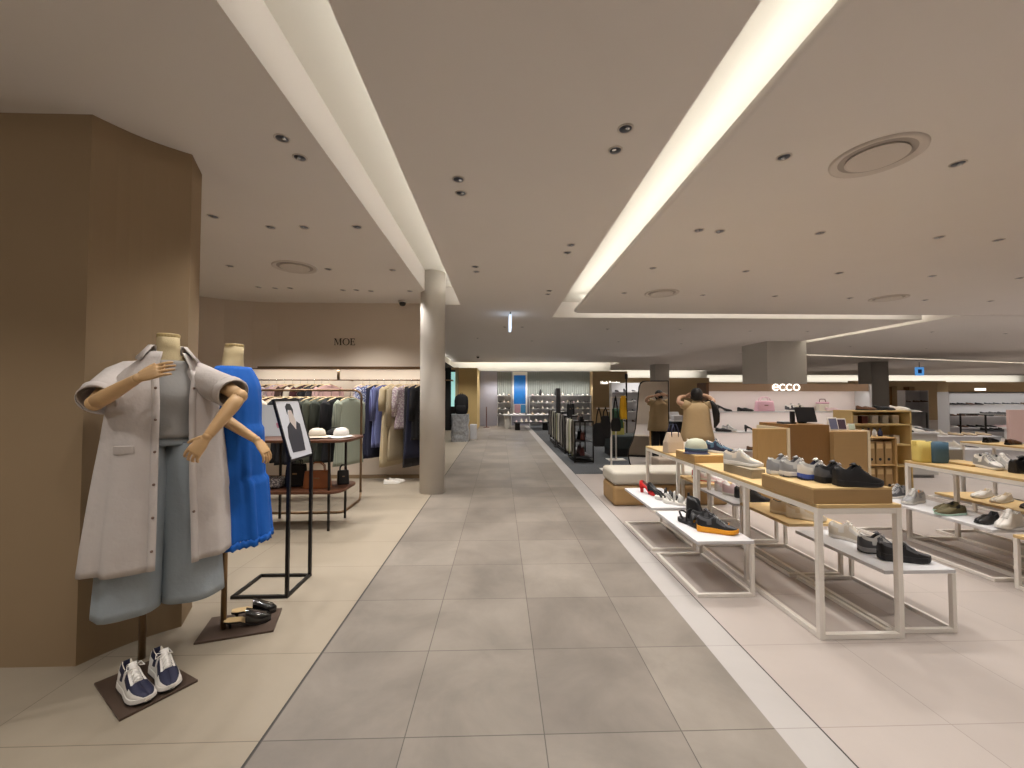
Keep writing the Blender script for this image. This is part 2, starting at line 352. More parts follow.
# dome cameras
def dome(label, loc):
    t = thing('dome_camera', label, 'security camera', loc)
    MB().lathe([(.07,0),(.07,-.025),(.062,-.03)], n=24).build('mount', M['trimw'], t)
    MB().lathe([(.058,-.03),(.054,-.055),(.036,-.08),(.01,-.088)], n=24).build('dome', M['blackgloss'], t, smooth=True)
    return t
d0 = dome('black dome camera under the ceiling by the boutique wall near the round column', (-1.60,6.72,3.0))
dup(d0, (-.86,15.95,3.0), 0, 'black dome camera in the far ceiling above the end of the aisle')
# blade sign seen edge on, and the blue square sign
t = thing('hanging_sign', 'narrow lit white blade sign hanging over the far aisle, seen edge on', 'sign', (.19,7.75,3.0))
MB().bx(-.008,.008,-.20,-.18,-.05,0).bx(-.008,.008,.18,.20,-.05,0).build('bracket', M['blackmetal'], t)
MB().bx(-.024,.024,-.22,.22,-.31,-.05).build('sign_box', M['signcool'], t, bevel=.006)
t = thing('ceiling_sign', 'blue square hanging sign under the far ceiling on the right', 'sign', (19.25,18.2,3.0))
MB().bx(-.01,.01,-.01,.01,-.24,0).build('rod', M['blackmetal'], t)
MB().bx(-.19,.19,-.03,.03,-.62,-.24).build('panel', M_('sign_blue', (86,156,226), .5, emit=.5), t)
MB().bx(-.10,.08,-.036,-.030,-.52,-.34).build('symbol', M_('sign_navy', (24,60,120)), t)
# MOE letters: drawn with thick and thin strokes and serifs
def serif(ch):
    m = MB(); h = .145; d = .012
    def bar(x0, x1, z0, z1): m.bx(x0, x1, -d, 0, z0, z1)
    if ch == 'M':
        bar(.012,.020,0,h); bar(.125,.148,0,h); bar(-.004,.036,0,.007); bar(.106,.166,0,.007); bar(-.004,.024,h-.007,h); bar(.13,.166,h-.007,h)
        m.prism([(.012,h),(.038,h),(.084,.02),(.076,0)], -d, 0, 'y'); m.prism([(.076,0),(.084,.02),(.132,h),(.124,h)], -d, 0, 'y'); return m, .185
    if ch == 'O':
        n = 32; o_ = [(.075+.075*math.cos(2*PI*k/n), h/2+(h/2+.003)*math.sin(2*PI*k/n)) for k in range(n)]; i_ = [(.075+.052*math.cos(2*PI*k/n), h/2+(h/2-.006)*math.sin(2*PI*k/n)) for k in range(n)]
        m.loft([[Vector((a, y, b)) for a, b in L] for y, L in ((0,i_),(0,o_),(-d,o_),(-d,i_),(0,i_))], True, False, False); return m, .168
    bar(.012,.034,0,h); bar(0,.10,0,.008); bar(0,.095,h-.008,h); bar(.03,.078,h*.5,h*.5+.007); bar(.094,.101,0,.034); bar(.089,.095,h-.032,h); bar(.072,.078,h*.5-.018,h*.5+.024); return m, .11
t = thing('wall_lettering', 'dark serif letters MOE on the upper boutique wall', 'sign', (-2.77,6.90,2.29))
x = 0
for ch in 'MOE':
    m_, adv = serif(ch); m_.xf(Matrix.Scale(.78, 4) @ TR(x, 0, 0)); m_.build('letter', M_('letter_dark', (58,50,42)), t); x += adv*.9 + .01
# ------------------------------------------------------------------ shoes
WT = [(0,.018),(.03,.026),(.1,.033),(.25,.033),(.42,.0315),(.58,.038),(.72,.0435),(.84,.041),(.92,.033),(.97,.022),(1,.010)]
TT = [0,.025,.06,.11,.17,.23,.29,.35,.41,.46,.52,.6,.68,.76,.84,.9,.95,.985,1]
def curve_y(t, side): return side*.009*math.sin(PI*min(1, t*1.05))*1.0 - side*.006*t
def sole_bm(L, heel, fore, side, wide=1.06, toe=.010, tmax=1.0, wob=0.0):
    m = MB(); rings = []
    for t in TT:
        wd = lerp(WT, t)[0]*wide*(1+wob*math.sin(t*38)); s = lerp([(0,heel),(.35,heel*.92),(.62,fore),(1,fore*.9)], t)[0]
        lift = toe*max(0, (t-.72)/.28)**2 + .004*max(0, (.08-t)/.08)
        x = (t*1.025-.012)*L; y = curve_y(t, side)
        rings.append([(x, y+wd*.94, lift), (x, y+wd*1.04, lift+s*.35), (x, y+wd*.98, lift+s), (x, y-wd*.98, lift+s), (x, y-wd*1.04, lift+s*.35), (x, y-wd*.94, lift)])
    return m.loft([[Vector(p) for p in r_] for r_ in rings])
def upper_grid(L, H, heel, fore, side, t0=.04, t1=.43, toe=.010, wk=1.0, collar=.62):
    """outer shell of a shoe as half profiles; between t0 and t1 the profile dives inside, so the shoe has a real opening"""
    rows = []; K = 6
    for t in TT:
        wd = lerp(WT, t)[0]*wk; h = lerp(H, t)[0]; s = lerp([(0,heel),(.35,heel*.92),(.62,fore),(1,fore*.9)], t)[0]-.004
        lift = toe*max(0, (t-.72)/.28)**2
        x = t*L; y0 = curve_y(t, side); z0 = lift+s; hh = max(.006, h-s)
        opn = t0 < t < t1
        half = []
        for k in range(K+1):
            a = k/K
            if opn:
                y = wd*(1.0+.05*math.sin(a*PI)-(1-collar)*a**1.6); z = z0+hh*a
            else:
                ang = a*PI/2; y = wd*(max(0, math.cos(ang))**.62)*(1+.04*math.sin(a*PI)); z = z0+hh*math.sin(ang)**.9
                if k == K: y = 0
                if k < K: y = max(y, wd*.12*(1-a))
            half.append((x, y, z))
        if opn:
            inn = [(x, wd*(collar-.13), z0+hh*.97), (x, wd*(collar-.12), z0+hh*.5), (x, 0, z0+.012)]
        else:
            yk = half[K-1][1]; zk = half[K-1][2]; c = half[K]
            inn = [(x, 0, c[2]-.0012), (x, 0, c[2]-.0016), (x, 0, c[2]-.002)]
        rows.append([Vector((p[0], y0+p[1], p[2])) for p in half+inn]+[Vector((p[0], y0-p[1], p[2])) for p in reversed(half+inn[:-1])])
    return rows, K
def grid_mesh(rows, cols=None, cond=None):
    m = MB(); n = len(rows[0]); vs = [p for r_ in rows for p in r_]; fs = []
    for i in range(len(rows)-1):
        for j in range(n-1):
            if cond is None or cond(i, j, n): fs.append((i*n+j, i*n+j+1, (i+1)*n+j+1, (i+1)*n+j))
    return m.add(vs, fs)
def patch(rows, K, i0, i1, k0, k1, off=.0022, sides=(0, 1), bridge=None):
    """overlay panel lying on the outer shell, on one side or on both; bridge joins both halves round the toe or the heel"""
    out = MB(); n = len(rows[0]); ends = []
    for sgn in sides:
        js = [j if not sgn else n-1-j for j in range(k0, k1+1)]
        g = []
        for i in range(i0, i1+1):
            cx = Vector((rows[i][0].x, (rows[i][0].y+rows[i][-1].y)/2, rows[i][0].z+.01)); line = []
            for j in js:
                p = rows[i][j]; d = (p-cx); d.normalize(); line.append(p+d*off+(Vector((off,0,0)) if i >= len(rows)-3 else Vector((0,0,0)))-(Vector((off,0,0)) if i <= 1 else Vector((0,0,0))))
            g.append(line)
        k = len(out.v); m2 = grid_mesh(g); out.add(m2.v, m2.f)
        w_ = len(js); r0_ = k+(0 if bridge == 'start' else (len(g)-1)*w_); ends.append(list(range(r0_, r0_+w_)))
    if bridge:
        a_, b_ = ends; out.f += [(a_[q], a_[q+1], b_[q+1], b_[q]) for q in range(len(a_)-1)]
    return out
LOW = [(0,.106),(.05,.120),(.14,.106),(.28,.098),(.40,.128),(.47,.118),(.58,.090),(.72,.067),(.86,.052),(.96,.037),(1,.024)]
SLIP = [(0,.072),(.06,.078),(.2,.062),(.35,.056),(.46,.066),(.6,.060),(.78,.047),(.92,.035),(1,.016)]
PUMP = [(0,.125),(.06,.125),(.2,.105),(.35,.085),(.5,.062),(.66,.050),(.78,.044),(.9,.034),(1,.014)]
HIGH = [(0,.17),(.06,.18),(.2,.175),(.34,.165),(.42,.15),(.5,.11),(.62,.075),(.8,.055),(.92,.042),(1,.022)]
CACHE = {}
def shoe(style, up, so, ov=None, la=None, li=None, side=1, L=.28, sole2=None):
    """one shoe at the origin, toe towards +x, standing on z = 0: upper, sole, lining, laces, panels"""
    key = (style, up, so, ov, la, li, side, L, sole2)
    root = bpy.data.objects.new('shoe', None); root.empty_display_size = .05; COL.objects.link(root)
    g = lambda k: M[k]
    if key in CACHE:
        for ch in CACHE[key].children: dup(ch, parent=root)
        return root
    heel, fore, H, t0, t1, wide, coll = {'sneaker':(.030,.022,LOW,.03,.43,1.10,.60), 'runner':(.040,.028,LOW,.03,.42,1.16,.58), 'chunky':(.046,.036,LOW,.03,.42,1.22,.60),
        'slip':(.022,.018,SLIP,.04,.47,1.06,.66), 'loafer':(.022,.012,SLIP,.04,.45,1.04,.66), 'flat':(.012,.008,SLIP,.04,.62,1.02,.72), 'pump':(.075,.010,PUMP,.04,.62,.98,.72), 'boot':(.030,.022,HIGH,.03,.40,1.08,.62)}[style]
    rows, K = upper_grid(L, H, heel, fore, side, t0, t1, collar=coll)
    n = len(rows[0])
    def lining(i, j, n): 
        jj = min(j, n-2-j); return jj >= K and t0 < TT[i] < t1+.02 and TT[i+1] < t1+.05
    name = {'sneaker':'sneaker','runner':'running_shoe','chunky':'running_shoe','slip':'slip_on_shoe','loafer':'loafer','flat':'ballet_flat','pump':'heeled_pump','boot':'ankle_boot'}[style]
    root.name = name
    grid_mesh(rows, None, lambda i, j, n: not lining(i, j, n)).build('upper', g(up), root, smooth=True)
    grid_mesh(rows, None, lining).build('lining', g(li or up), root, smooth=True)
    if style == 'pump':
        m = MB(); 
        rings = []
        for t in TT:
            wd = lerp(WT, t)[0]*.93; s = lerp([(0,.075),(.35,.066),(.62,.012),(1,.010)], t)[0]; b = max(0, s-.010); y = curve_y(t, side); x = t*L
            rings.append([Vector(p) for p in ((x,y+wd,b),(x,y+wd,s),(x,y-wd,s),(x,y-wd,b))])
        m.loft(rings).build('sole', g(so), root)
        m = MB(); m.loft([[Vector((L*c_+rx*math.cos(2*PI*k/12), ry*math.sin(2*PI*k/12), z)) for k in range(12)] for z, c_, rx, ry in ((0,.085,.016,.018),(.03,.08,.017,.020),(.07,.085,.028,.027))]).build('heel', g(so), root, smooth=True)
    else:
        wob = .03 if style == 'chunky' else 0
        sole_bm(L, heel, fore, side, wide, toe=.012 if style in ('runner','chunky','sneaker') else .006, wob=wob).build('sole', g(so), root, bevel=.003)
        if sole2:
            sole_bm(L, heel*.35, fore*.35, side, wide*1.012, toe=.012).build('outsole', g(sole2), root)
        if style == 'loafer':
            MB().bx(0,.075,-.03,.03,0,.022).build('heel', g(so), root, bevel=.006)
            patch(rows, K, 9, 11, 3, K, .003).build('strap', g(up), root, smooth=True)
    if style in ('sneaker','runner','chunky','boot'):
        # tongue and laces
        i0, i1 = TT.index(.41), TT.index(.68)
        m = MB(); ring = []
        for i in range(TT.index(.35), i1+1):
            c = (rows[i][K]+rows[i][n-1-K])/2; t = TT[i]; zt = lerp(H, t)[0]+.004+(.012 if t < .42 else 0); wd = .016
            ring.append([Vector((c.x-.004, c.y+wd, zt-.005)), Vector((c.x, c.y, zt)), Vector((c.x-.004, c.y-wd, zt-.005))])
        gm = grid_mesh(ring, None); gm.build('tongue', g(ov or up), root, smooth=True, solid=.004)
        m = MB(); npts = 5 if style != 'boot' else 4
        for q in range(npts):
            t = .44+.055*q; h = lerp(H, t)[0]; wd = .018+.002*q; x = t*L; y = curve_y(t, side)
            m.tube([(x+.004, y-wd, h-.012), (x, y-wd*.5, h+.004), (x-.002, y, h+.0065), (x-.004, y+wd*.5, h+.004), (x-.006, y+wd, h-.012)], .0032, 6)
        x = .435*L; h = lerp(H, .44)[0]
        m.tube([(x,-.004,h+.006),(x-.008,-.026,h+.008),(x+.012,-.034,h-.006),(x+.016,-.012,h+.006)], .0026, 5)
        m.tube([(x,.004,h+.006),(x-.008,.026,h+.008),(x+.012,.034,h-.006),(x+.016,.012,h+.006)], .0026, 5)
        m.build('laces', g(la or so), root, smooth=True)
        if ov:
            patch(rows, K, len(TT)-7, len(TT)-1, 0, 3, .0026, bridge='end').build('toe_guard', g(ov), root, smooth=True)
            patch(rows, K, 0, 5, 0, 4, .0026, bridge='start').build('heel_counter', g(ov), root, smooth=True)
            for sd in (0, 1):
                patch(rows, K, 7, 9, 1, 5, .002, (sd,)).build('side_panel', g(ov), root, smooth=True)
                patch(rows, K, 7, 12, 4, 5, .0026, (sd,)).build('eyestay', g(ov), root, smooth=True)
                patch(rows, K, 4, 12, 0, 2, .0022, (sd,)).build('mudguard', g(ov), root, smooth=True)
    CACHE[key] = root
    return root
def place(o, name, label, cat, loc, deg, group=None, scale=None, tilt=None):
    if name: o.name = name
    o.location = loc; o.rotation_euler = (0, 0, R(deg))
    if tilt is not None: o.rotation_euler = (R(tilt[0]), R(tilt[1]), R(deg))
    if scale: o.scale = (scale,)*3
    return tag(o, label, cat, group)

# shoe colours
for k, c, r_ in (('s_white',(226,222,216),.5),('s_offwhite',(214,204,188),.6),('s_grey',(150,150,152),.65),('s_lgrey',(188,186,182),.6),('s_dgrey',(84,84,88),.6),('s_navy',(32,34,62),.6),('s_black',(26,26,29),.45),
                 ('s_beige',(204,184,152),.65),('s_olive',(92,84,56),.75),('s_red',(214,40,40),.5),('s_orange',(232,156,28),.5),('s_blue',(62,86,170),.55),('s_teal',(70,102,124),.65),('s_pink',(216,190,192),.6),('s_brown',(96,66,46),.5),('s_mint',(176,206,192),.6),('s_maroon',(92,44,42),.6),('s_yellow',(230,200,80),.6)):
    M_(k, c, r_, bump=.12, bscale=500)

# ------------------------------------------------------------------ mannequins
def hand(m, w_, d, pn, L=.175, curl=.25, thumb=1, spread=.05):
    """w_ wrist, d direction to the fingertips, pn palm normal (the side the fingers curl to): palm, four bent fingers, thumb on the side"""
    w_ = Vector(w_); d = Vector(d).normalized(); pn = Vector(pn); pn = (pn-d*pn.dot(d)).normalized(); s = d.cross(pn)
    rings = []
    for t, hw, th in ((0,.021,.018),(.02,.026,.017),(.05,.036,.0155),(.085,.040,.013),(.098,.036,.010)):
        c = w_+d*t*(L/.175)
        rings.append([c+s*hw*math.cos(2*PI*k/12)+pn*th*math.sin(2*PI*k/12) for k in range(12)])
    m.loft(rings)
    for i, (off, ln) in enumerate(((-.030,.062),(-.010,.076),(.010,.080),(.030,.070))):
        if thumb < 0: ln = (.070,.080,.076,.062)[i]
        ang = spread*(i-1.5); b = w_+d*.086*(L/.175)+s*off
        dd = (d*math.cos(ang)+s*math.sin(ang)).normalized(); pts = [b-dd*.02, b]; a = 0; p = b
        for seg, fr in enumerate((.42,.32,.26)):
            a += curl*(.7+.3*seg)+i*.015; p = p+(dd*math.cos(a)+pn*math.sin(a))*ln*fr*1.05; pts.append(p)
        m.tube(pts, [.0085,.0088,.0082,.0074,.0055], 8)
    tb = w_+d*.03+s*thumb*.028; td = (d*.75+s*thumb*.65+pn*.35).normalized()
    m.tube([tb-td*.02, tb, tb+td*.032, tb+td*.032+(td+d*.35).normalized()*.026], [.011,.011,.0098,.0065], 8)
def arm_parts(root, sh, el, wr, tip, pn, thumb, curl=.25):
    sh, el, wr, tip = map(Vector, (sh, el, wr, tip))
    MB().tube([sh, sh.lerp(el,.3), sh.lerp(el,.7), el], [.046,.043,.038,.034], 14).build('upper_arm', M['woodarm'], root, smooth=True)
    MB().ball(el, .037, 14, 10).build('elbow_joint', M['woodarm'], root, smooth=True)
    MB().tube([el.lerp(wr,.02), el.lerp(wr,.25), el.lerp(wr,.6), el.lerp(wr,.93), wr], [.034,.037,.031,.024,.022], 14).build('forearm', M['woodarm'], root, smooth=True)
    m = MB(); m.ball(wr, .0235, 12, 8); hand(m, wr, tip-wr, pn, curl=curl, thumb=thumb)
    m.build('hand', M['woodarm'], root, smooth=True, remesh=.0032)
def ring_at(z, a, b, cx=0, cy=0, n=40, th0=0.0, th1=2*PI, folds=0, amp=0.0, ph=0.0, sq=2.2):
    """points round a body at height z from angle th0 to th1; angle 0 is the front (-y)"""
    out = []
    for k in range(n):
        th = th0+(th1-th0)*k/(n-1) if th1-th0 < 2*PI-1e-4 else 2*PI*k/n
        s_, c_ = math.sin(th), math.cos(th); e = 2/sq
        x = a*math.copysign(abs(s_)**e, s_); y = -b*math.copysign(abs(c_)**e, c_)
        f = 1+amp*(math.sin(folds*th+ph)+.45*math.sin(folds*1.73*th+ph*2.1+z*3)) if folds else 1
        out.append(Vector((cx+x*f, cy+y*f, z)))
    return out
def cloth_tube(m, pts, radii, n=20, wr=.05, seed=0):
    """sleeve: a tube with creases"""
    pts = [Vector(p) for p in pts]; rings = []; prev = None
    for i, p in enumerate(pts):
        t = pts[min(i+1, len(pts)-1)]-pts[max(i-1, 0)]; t.normalize(); u = Vector((0,0,1)) if prev is None else prev
        a = (u-t*u.dot(t)).normalized(); b = t.cross(a); prev = a
        ra, rb = radii[i] if isinstance(radii[i], tuple) else (radii[i], radii[i])
        rings.append([p+(a*ra*math.cos(2*PI*k/n)+b*rb*math.sin(2*PI*k/n))*(1+wr*math.sin(3*2*PI*k/n+seed+i*1.1)) for k in range(n)])
    m.loft(rings, True, False, False); return m
def smooth_rows(rows_tab, z0, z1, N):
    return [(z0+(z1-z0)*i/N,) for i in range(N+1)]

M['shirt'] = mat('pale_grey_cotton', (196,188,184), .9, var=.04, vscale=6, bump=.7, bscale=13)
M['tee'] = mat('grey_jersey', (150,148,146), .9, bump=.1, bscale=60)
M['denim'] = mat('washed_denim', (158,168,176), .9, var=.08, vscale=7, bump=.25, bscale=35)
M['blue'] = mat('cobalt_blue_cotton', (8,92,186), .85, var=.10, vscale=5, bump=.3, bscale=24)
M['button'] = mat('button_brown', (120,96,84), .4)
# --- the one in the shirt dress. local frame: origin on the floor under the pole, front turned by AL
AL = R(42); A0 = Vector((-1.95, 2.33, 0))
mA = thing('dress_form', 'headless mannequin in an open pale grey shirt dress over grey top and light jeans', 'mannequin', A0)
MB().prism([(-.07,-.19),(.08,.01),(.43,-.18),(.27,-.43)], 0, .012).build('base_plate', M['plate'], mA, bevel=.002)
MB().tube([(0,0,.012),(0,0,1.05)], .017, 14).build('pole', M['brass'], mA, smooth=True)
def turn(v): return RZ(AL) @ Vector(v)
def bA(mb, name, m, parent, **k):
    mb.xf(TR(.10, 0, 0) @ RZ(AL)); return mb.build(name, m, parent, **k)
m = MB(); m.loft([ring_at(z, a, b, 0, cy, 28) for z, a, b, cy in ((1.20,.135,.095,0),(1.25,.132,.095,0),(1.4,.155,.115,-.01),(1.50,.155,.104,0),(1.57,.128,.078,.005),(1.63,.095,.072,.01),(1.675,.066,.062,.012),(1.71,.053,.056,.008),(1.765,.050,.053,0))])
bA(m, 'torso', M['linen'], mA, smooth=True)
bA(MB().lathe([(.051,1.764),(.053,1.769),(.053,1.780),(.048,1.786)], n=24), 'neck_cap', M['woodcap'], mA)
# grey top
m = MB(); tab = [(1.215,.20,.135),(1.27,.188,.128),(1.35,.178,.126),(1.44,.182,.134),(1.50,.172,.114),(1.565,.140,.086),(1.625,.105,.078)]
rr = []
for i in range(19):
    z = 1.215+(1.635-1.215)*i/18; a, b = lerp(tab, z); rr.append(ring_at(z, a, b, folds=7, amp=.012*(1-i/18)+.006, ph=1))
m.loft(rr, True, False, False); top = bA(m, 'top', M['tee'], mA, smooth=True, solid=.003)
# wide jeans: waistband, two legs
m = MB(); m.loft([ring_at(z, a, b) for z, a, b in ((1.175,.178,.128),(1.195,.172,.124),(1.225,.168,.121))], True, False, False)
j = bA(m, 'jeans_waistband', M['denim'], mA, smooth=True, solid=.005)
for sx in (-1, 1):
    rr = []
    for i in range(22):
        z = 1.185-(1.185-.32)*i/21; a, b, cx = lerp([(.245,.140,.135,.140),(.55,.132,.13,.130),(.85,.128,.13,.108),(.99,.125,.135,.098),(1.06,.102,.138,.086),(1.185,.088,.126,.088)], z)
        rr.append(ring_at(z, a, b, sx*cx, 0, 30, folds=5, amp=.012+.022*i/21, ph=sx*1.4, sq=2.1))
    m = MB(); m.loft(rr, True, False, False); bA(m, 'jeans_leg', M['denim'], mA, smooth=True, solid=.004)
# the shirt dress: back and fronts in one open sheet, sleeves, collar, pockets, placket, buttons
tab = [(.40,.338,.235),(.70,.315,.215),(.95,.288,.192),(1.2,.258,.170),(1.38,.24,.156),(1.48,.225,.142),(1.54,.205,.122),(1.59,.165,.105),(1.64,.115,.092),(1.68,.080,.080)]
gap = [(.40,.115),(.9,.10),(1.2,.095),(1.42,.092),(1.55,.105),(1.62,.085),(1.68,.06)]
rr = []
NZ = 34
for i in range(NZ+1):
    z = .56+(1.68-.56)*i/NZ; a, b = lerp(tab, z); g_ = lerp(gap, z)[0]; th0 = math.asin(min(.95, (g_*.95/a)**1.075)); th1 = math.asin(min(.95, (g_*.45/a)**1.075))
    amp = .045*(1-i/NZ)**1.2+.006
    rg = ring_at(z, a, b, 0, .0, 64, th0, 2*PI-th1, 9, amp, .8, 2.15)
    rr.append(rg)
m = MB(); m.loft(rr, False); dress = bA(m, 'shirt_dress', M['shirt'], mA, smooth=True, solid=.005)
for s_, idx in ((1, 0), (-1, -1)):
    pts = [r_[idx] for r_ in rr]; m = MB()
    g = [[p+Vector((s_*.028, .004, 0)), p+Vector((s_*.014,-.006,0)), p+Vector((-s_*.004,-.005,0))] for p in pts[:-3]]
    bA(grid_mesh(g, None), 'placket', M['shirt'], dress, smooth=True, solid=.003)
    for i in range(3, NZ-4, 5):
        if s_ == 1 and i % 2: continue
        p = pts[i]+Vector((s_*.012,-.009,0)); bA(MB().ball(p, (.007,.004,.007), 8, 5), 'button', M['button'], dress, smooth=True)
# collar: two spread wings and a stand
m = MB(); g = []
for k in range(15):
    th = R(50)+(2*PI-R(100))*k/14; a0, a1, a2 = .068, .074, .120
    f = abs(k-7)/7; out = a1+.030+.055*f**2; drop = .045+.05*f**2.2
    s_, c_ = math.sin(th), math.cos(th)
    g.append([Vector((a0*s_, -a0*c_+.01, 1.668)), Vector((a0*1.0*s_, -a0*c_+.012, 1.728-.016*f)), Vector((a1*1.12*s_, -a1*1.1*c_+.012, 1.732-.018*f)), Vector((out*s_, -out*1.05*c_+.005, 1.718-drop))])
bA(grid_mesh(g, None), 'collar', M['shirt'], dress, smooth=True, solid=.004)
# flap pocket outline on the image-left front
bA(MB().box((-.17,-.150,1.17), (.085,.006,.042), Matrix.Rotation(R(-22), 3, 'Z') @ Matrix.Rotation(R(8), 3, 'X')), 'pocket_flap', M['shirt'], dress, bevel=.003)
# arms and sleeves in the turned world frame (offsets from the pole)
def off(x, y, z): return (x-A0.x, y-A0.y, z)
shL, elL, wrL, tpL = off(-2.06,2.28,1.545), off(-1.985,2.065,1.405), off(-1.735,2.01,1.525), off(-1.56,2.02,1.60)
shR, elR, wrR, tpR = off(-1.71,2.42,1.565), off(-1.415,2.27,1.44), off(-1.485,2.13,1.235), off(-1.55,2.09,1.13)
arm_parts(mA, shL, elL, wrL, tpL, (.1,.9,-.35), 1, .18)
arm_parts(mA, shR, elR, wrR, tpR, (-.35,.6,-.5), -1, .45)
for s0, s1, inner, seed in (((-.115,-.03,1.54), (-.055,-.235,1.420), (-.03,.0,1.575), 0), ((.215,.09,1.545), (.475,-.025,1.452), (.13,.055,1.58), 2)):
    s0, s1, inner = Vector(s0), Vector(s1), Vector(inner); d_ = (s1-s0).normalized()
    m = cloth_tube(MB(), [inner, inner.lerp(s0,.6)+Vector((0,0,.008)), s0.lerp(s1,.12), s0.lerp(s1,.4), s0.lerp(s1,.7), s0.lerp(s1,.95), s1], [(.062,.062),(.072,.074),(.080,.080),(.082,.081),(.082,.080),(.080,.078),(.078,.076)], 26, .045, seed)
    sl = m.build('sleeve', M['shirt'], dress, smooth=True, solid=.004)
    m = cloth_tube(MB(), [s0.lerp(s1,.84), s0.lerp(s1,.87), s1, s1+d_*.004], [(.085,.083),(.086,.083),(.085,.082),(.080,.078)], 26, .045, seed); m.build('cuff', M['shirt'], sl, smooth=True, solid=.003)

# --- the one in the blue dress, facing the aisle
B0 = Vector((-1.70, 2.61, 0)); BL = R(96)
mB = thing('dress_form', 'headless mannequin in a long cobalt blue tiered dress, turned towards the aisle', 'mannequin', B0)
MB().prism([(-.07,-.15),(-.16,.13),(.23,.24),(.32,-.03)], 0, .012).build('base_plate', M['plate'], mB, bevel=.002)
MB().tube([(0,0,.012),(0,0,1.05)], .016, 14).build('pole', M['brass'], mB, smooth=True)
def bB(mb, name, m, parent, **k):
    mb.xf(TR(-.005, .06, 0) @ RZ(BL)); return mb.build(name, m, parent, **k)
m = MB(); m.loft([ring_at(z, a, b, 0, cy, 28) for z, a, b, cy in ((1.20,.12,.09,0),(1.4,.135,.10,0),(1.5,.13,.095,0),(1.555,.105,.07,.003),(1.60,.088,.060,.006),(1.635,.074,.056,.008),(1.67,.058,.056,.008),(1.70,.052,.054,.006),(1.755,.049,.052,0))])
bB(m, 'torso', M['linen'], mB, smooth=True)
bB(MB().lathe([(.050,1.754),(.052,1.759),(.052,1.768),(.047,1.773)], n=24), 'neck_cap', M['woodcap'], mB)
tab = [(.555,.205,.215),(.8,.20,.195),(.905,.198,.186),(.918,.196,.166),(1.1,.196,.165),(1.24,.190,.160),(1.255,.175,.145),(1.4,.178,.142),(1.5,.185,.132),(1.555,.175,.112),(1.595,.145,.095),(1.625,.115,.082)]
rr = []; NZ = 46
for i in range(NZ+1):
    z = .555+(1.625-.555)*i/NZ; a, b = lerp(tab, z)
    amp = .065 if z < .91 else (.06*(1.25-z)/.33+.012 if z < 1.25 else .018)
    rg = ring_at(z, a, b, 0, 0, 90, folds=11, amp=amp, ph=1.3)
    if i == 0: rg = [p+Vector((0,0,.014*math.sin(k*2.3))) for k, p in enumerate(rg)]
    rr.append(rg)
m = MB(); m.loft(rr, True, False, False); dB = bB(m, 'dress', M['blue'], mB, smooth=True, solid=.004)
m = MB(); m.loft([[p+Vector((0,0,-d+.006*math.sin(k*PI/1.5))) for k, p in enumerate(ring_at(.565, .206*e, .216*e, 0, 0, 108, folds=11, amp=.065, ph=1.3))] for d, e in ((0,1),(.02,1.01),(.042,1.02))], True, False, False)
bB(m, 'lace_hem', M['blue'], dB, smooth=True, solid=.002)
def offB(x, y, z): return (x-B0.x, y-B0.y, z)
# arm reaching towards the aisle, and the far arm
shn, eln, wrn, tpn = offB(-1.70,2.54,1.50), offB(-1.71,2.49,1.345), offB(-1.475,2.53,1.175), offB(-1.40,2.54,1.07)
arm_parts(mB, shn, eln, wrn, tpn, (-.5,.1,-.3), 1, .35)
shf, elf, wrf, tpf = offB(-1.70,2.80,1.50), offB(-1.83,2.86,1.33), offB(-1.86,2.86,1.10), offB(-1.87,2.85,.93)
arm_parts(mB, shf, elf, wrf, tpf, (-.2,-.8,-.1), 1, .3)
for sh, el, seed in ((shn, eln, 1), (shf, elf, 3)):
    sh, el = Vector(sh), Vector(el); inner = sh.lerp(Vector((.04,.02,1.55)), .4)
    m = cloth_tube(MB(), [inner, sh.lerp(inner,.35)+Vector((0,0,.012)), sh.lerp(el,.3), sh.lerp(el,.62), sh.lerp(el,.95)], [(.06,.06),(.068,.066),(.070,.070),(.074,.073),(.080,.077)], 24, .05, seed)
    m.build('sleeve', M['blue'], dB, smooth=True, solid=.003)

# shoes on the plates
for side, (x, y), d in ((1, (-1.80,2.235), -37), (-1, (-1.865,2.135), -33)):
    s = shoe('runner', 's_navy', 's_white', 's_white', 's_white', 's_offwhite', side, .275, 's_black')
    place(s, 'sneaker', 'white and navy sneaker under the pale shirt dress, the %s one' % ('right hand' if side == 1 else 'left hand'), 'shoe', (x, y, .0125), d)
def mule(side):
    root = bpy.data.objects.new('heeled_mule', None); COL.objects.link(root); L = .25
    H = [(0,.06),(.4,.06),(.46,.104),(.6,.088),(.78,.064),(.92,.045),(1,.018)]
    rows, K = upper_grid(L, H, .045, .010, side, -.1, -.05)
    i0 = TT.index(.46); grid_mesh(rows[i0:], None).build('upper', M['blackgloss'], root, smooth=True)
    rings = []; rin = []
    for t in TT:
        wd = lerp(WT, t)[0]*1.0; s = lerp([(0,.05),(.35,.042),(.62,.012),(1,.009)], t)[0]; y = curve_y(t, side); x = t*L
        rings.append([Vector(p) for p in ((x,y+wd,s-.009),(x,y+wd,s),(x,y-wd,s),(x,y-wd,s-.009))])
        rin.append([Vector(p) for p in ((x,y+wd*.95,s),(x,y+wd*.95,s+.003),(x,y-wd*.95,s+.003),(x,y-wd*.95,s))])
    MB().loft(rings).build('sole', M['black'], root); MB().loft(rin[:13]).build('insole', M['tan'], root)
    MB().loft([[Vector((c_+rx*math.cos(2*PI*k/12), rx*math.sin(2*PI*k/12), z)) for k in range(12)] for z, c_, rx in ((0,.03,.008),(.02,.028,.009),(.043,.022,.019))]).build('heel', M['black'], root, smooth=True)
    return root
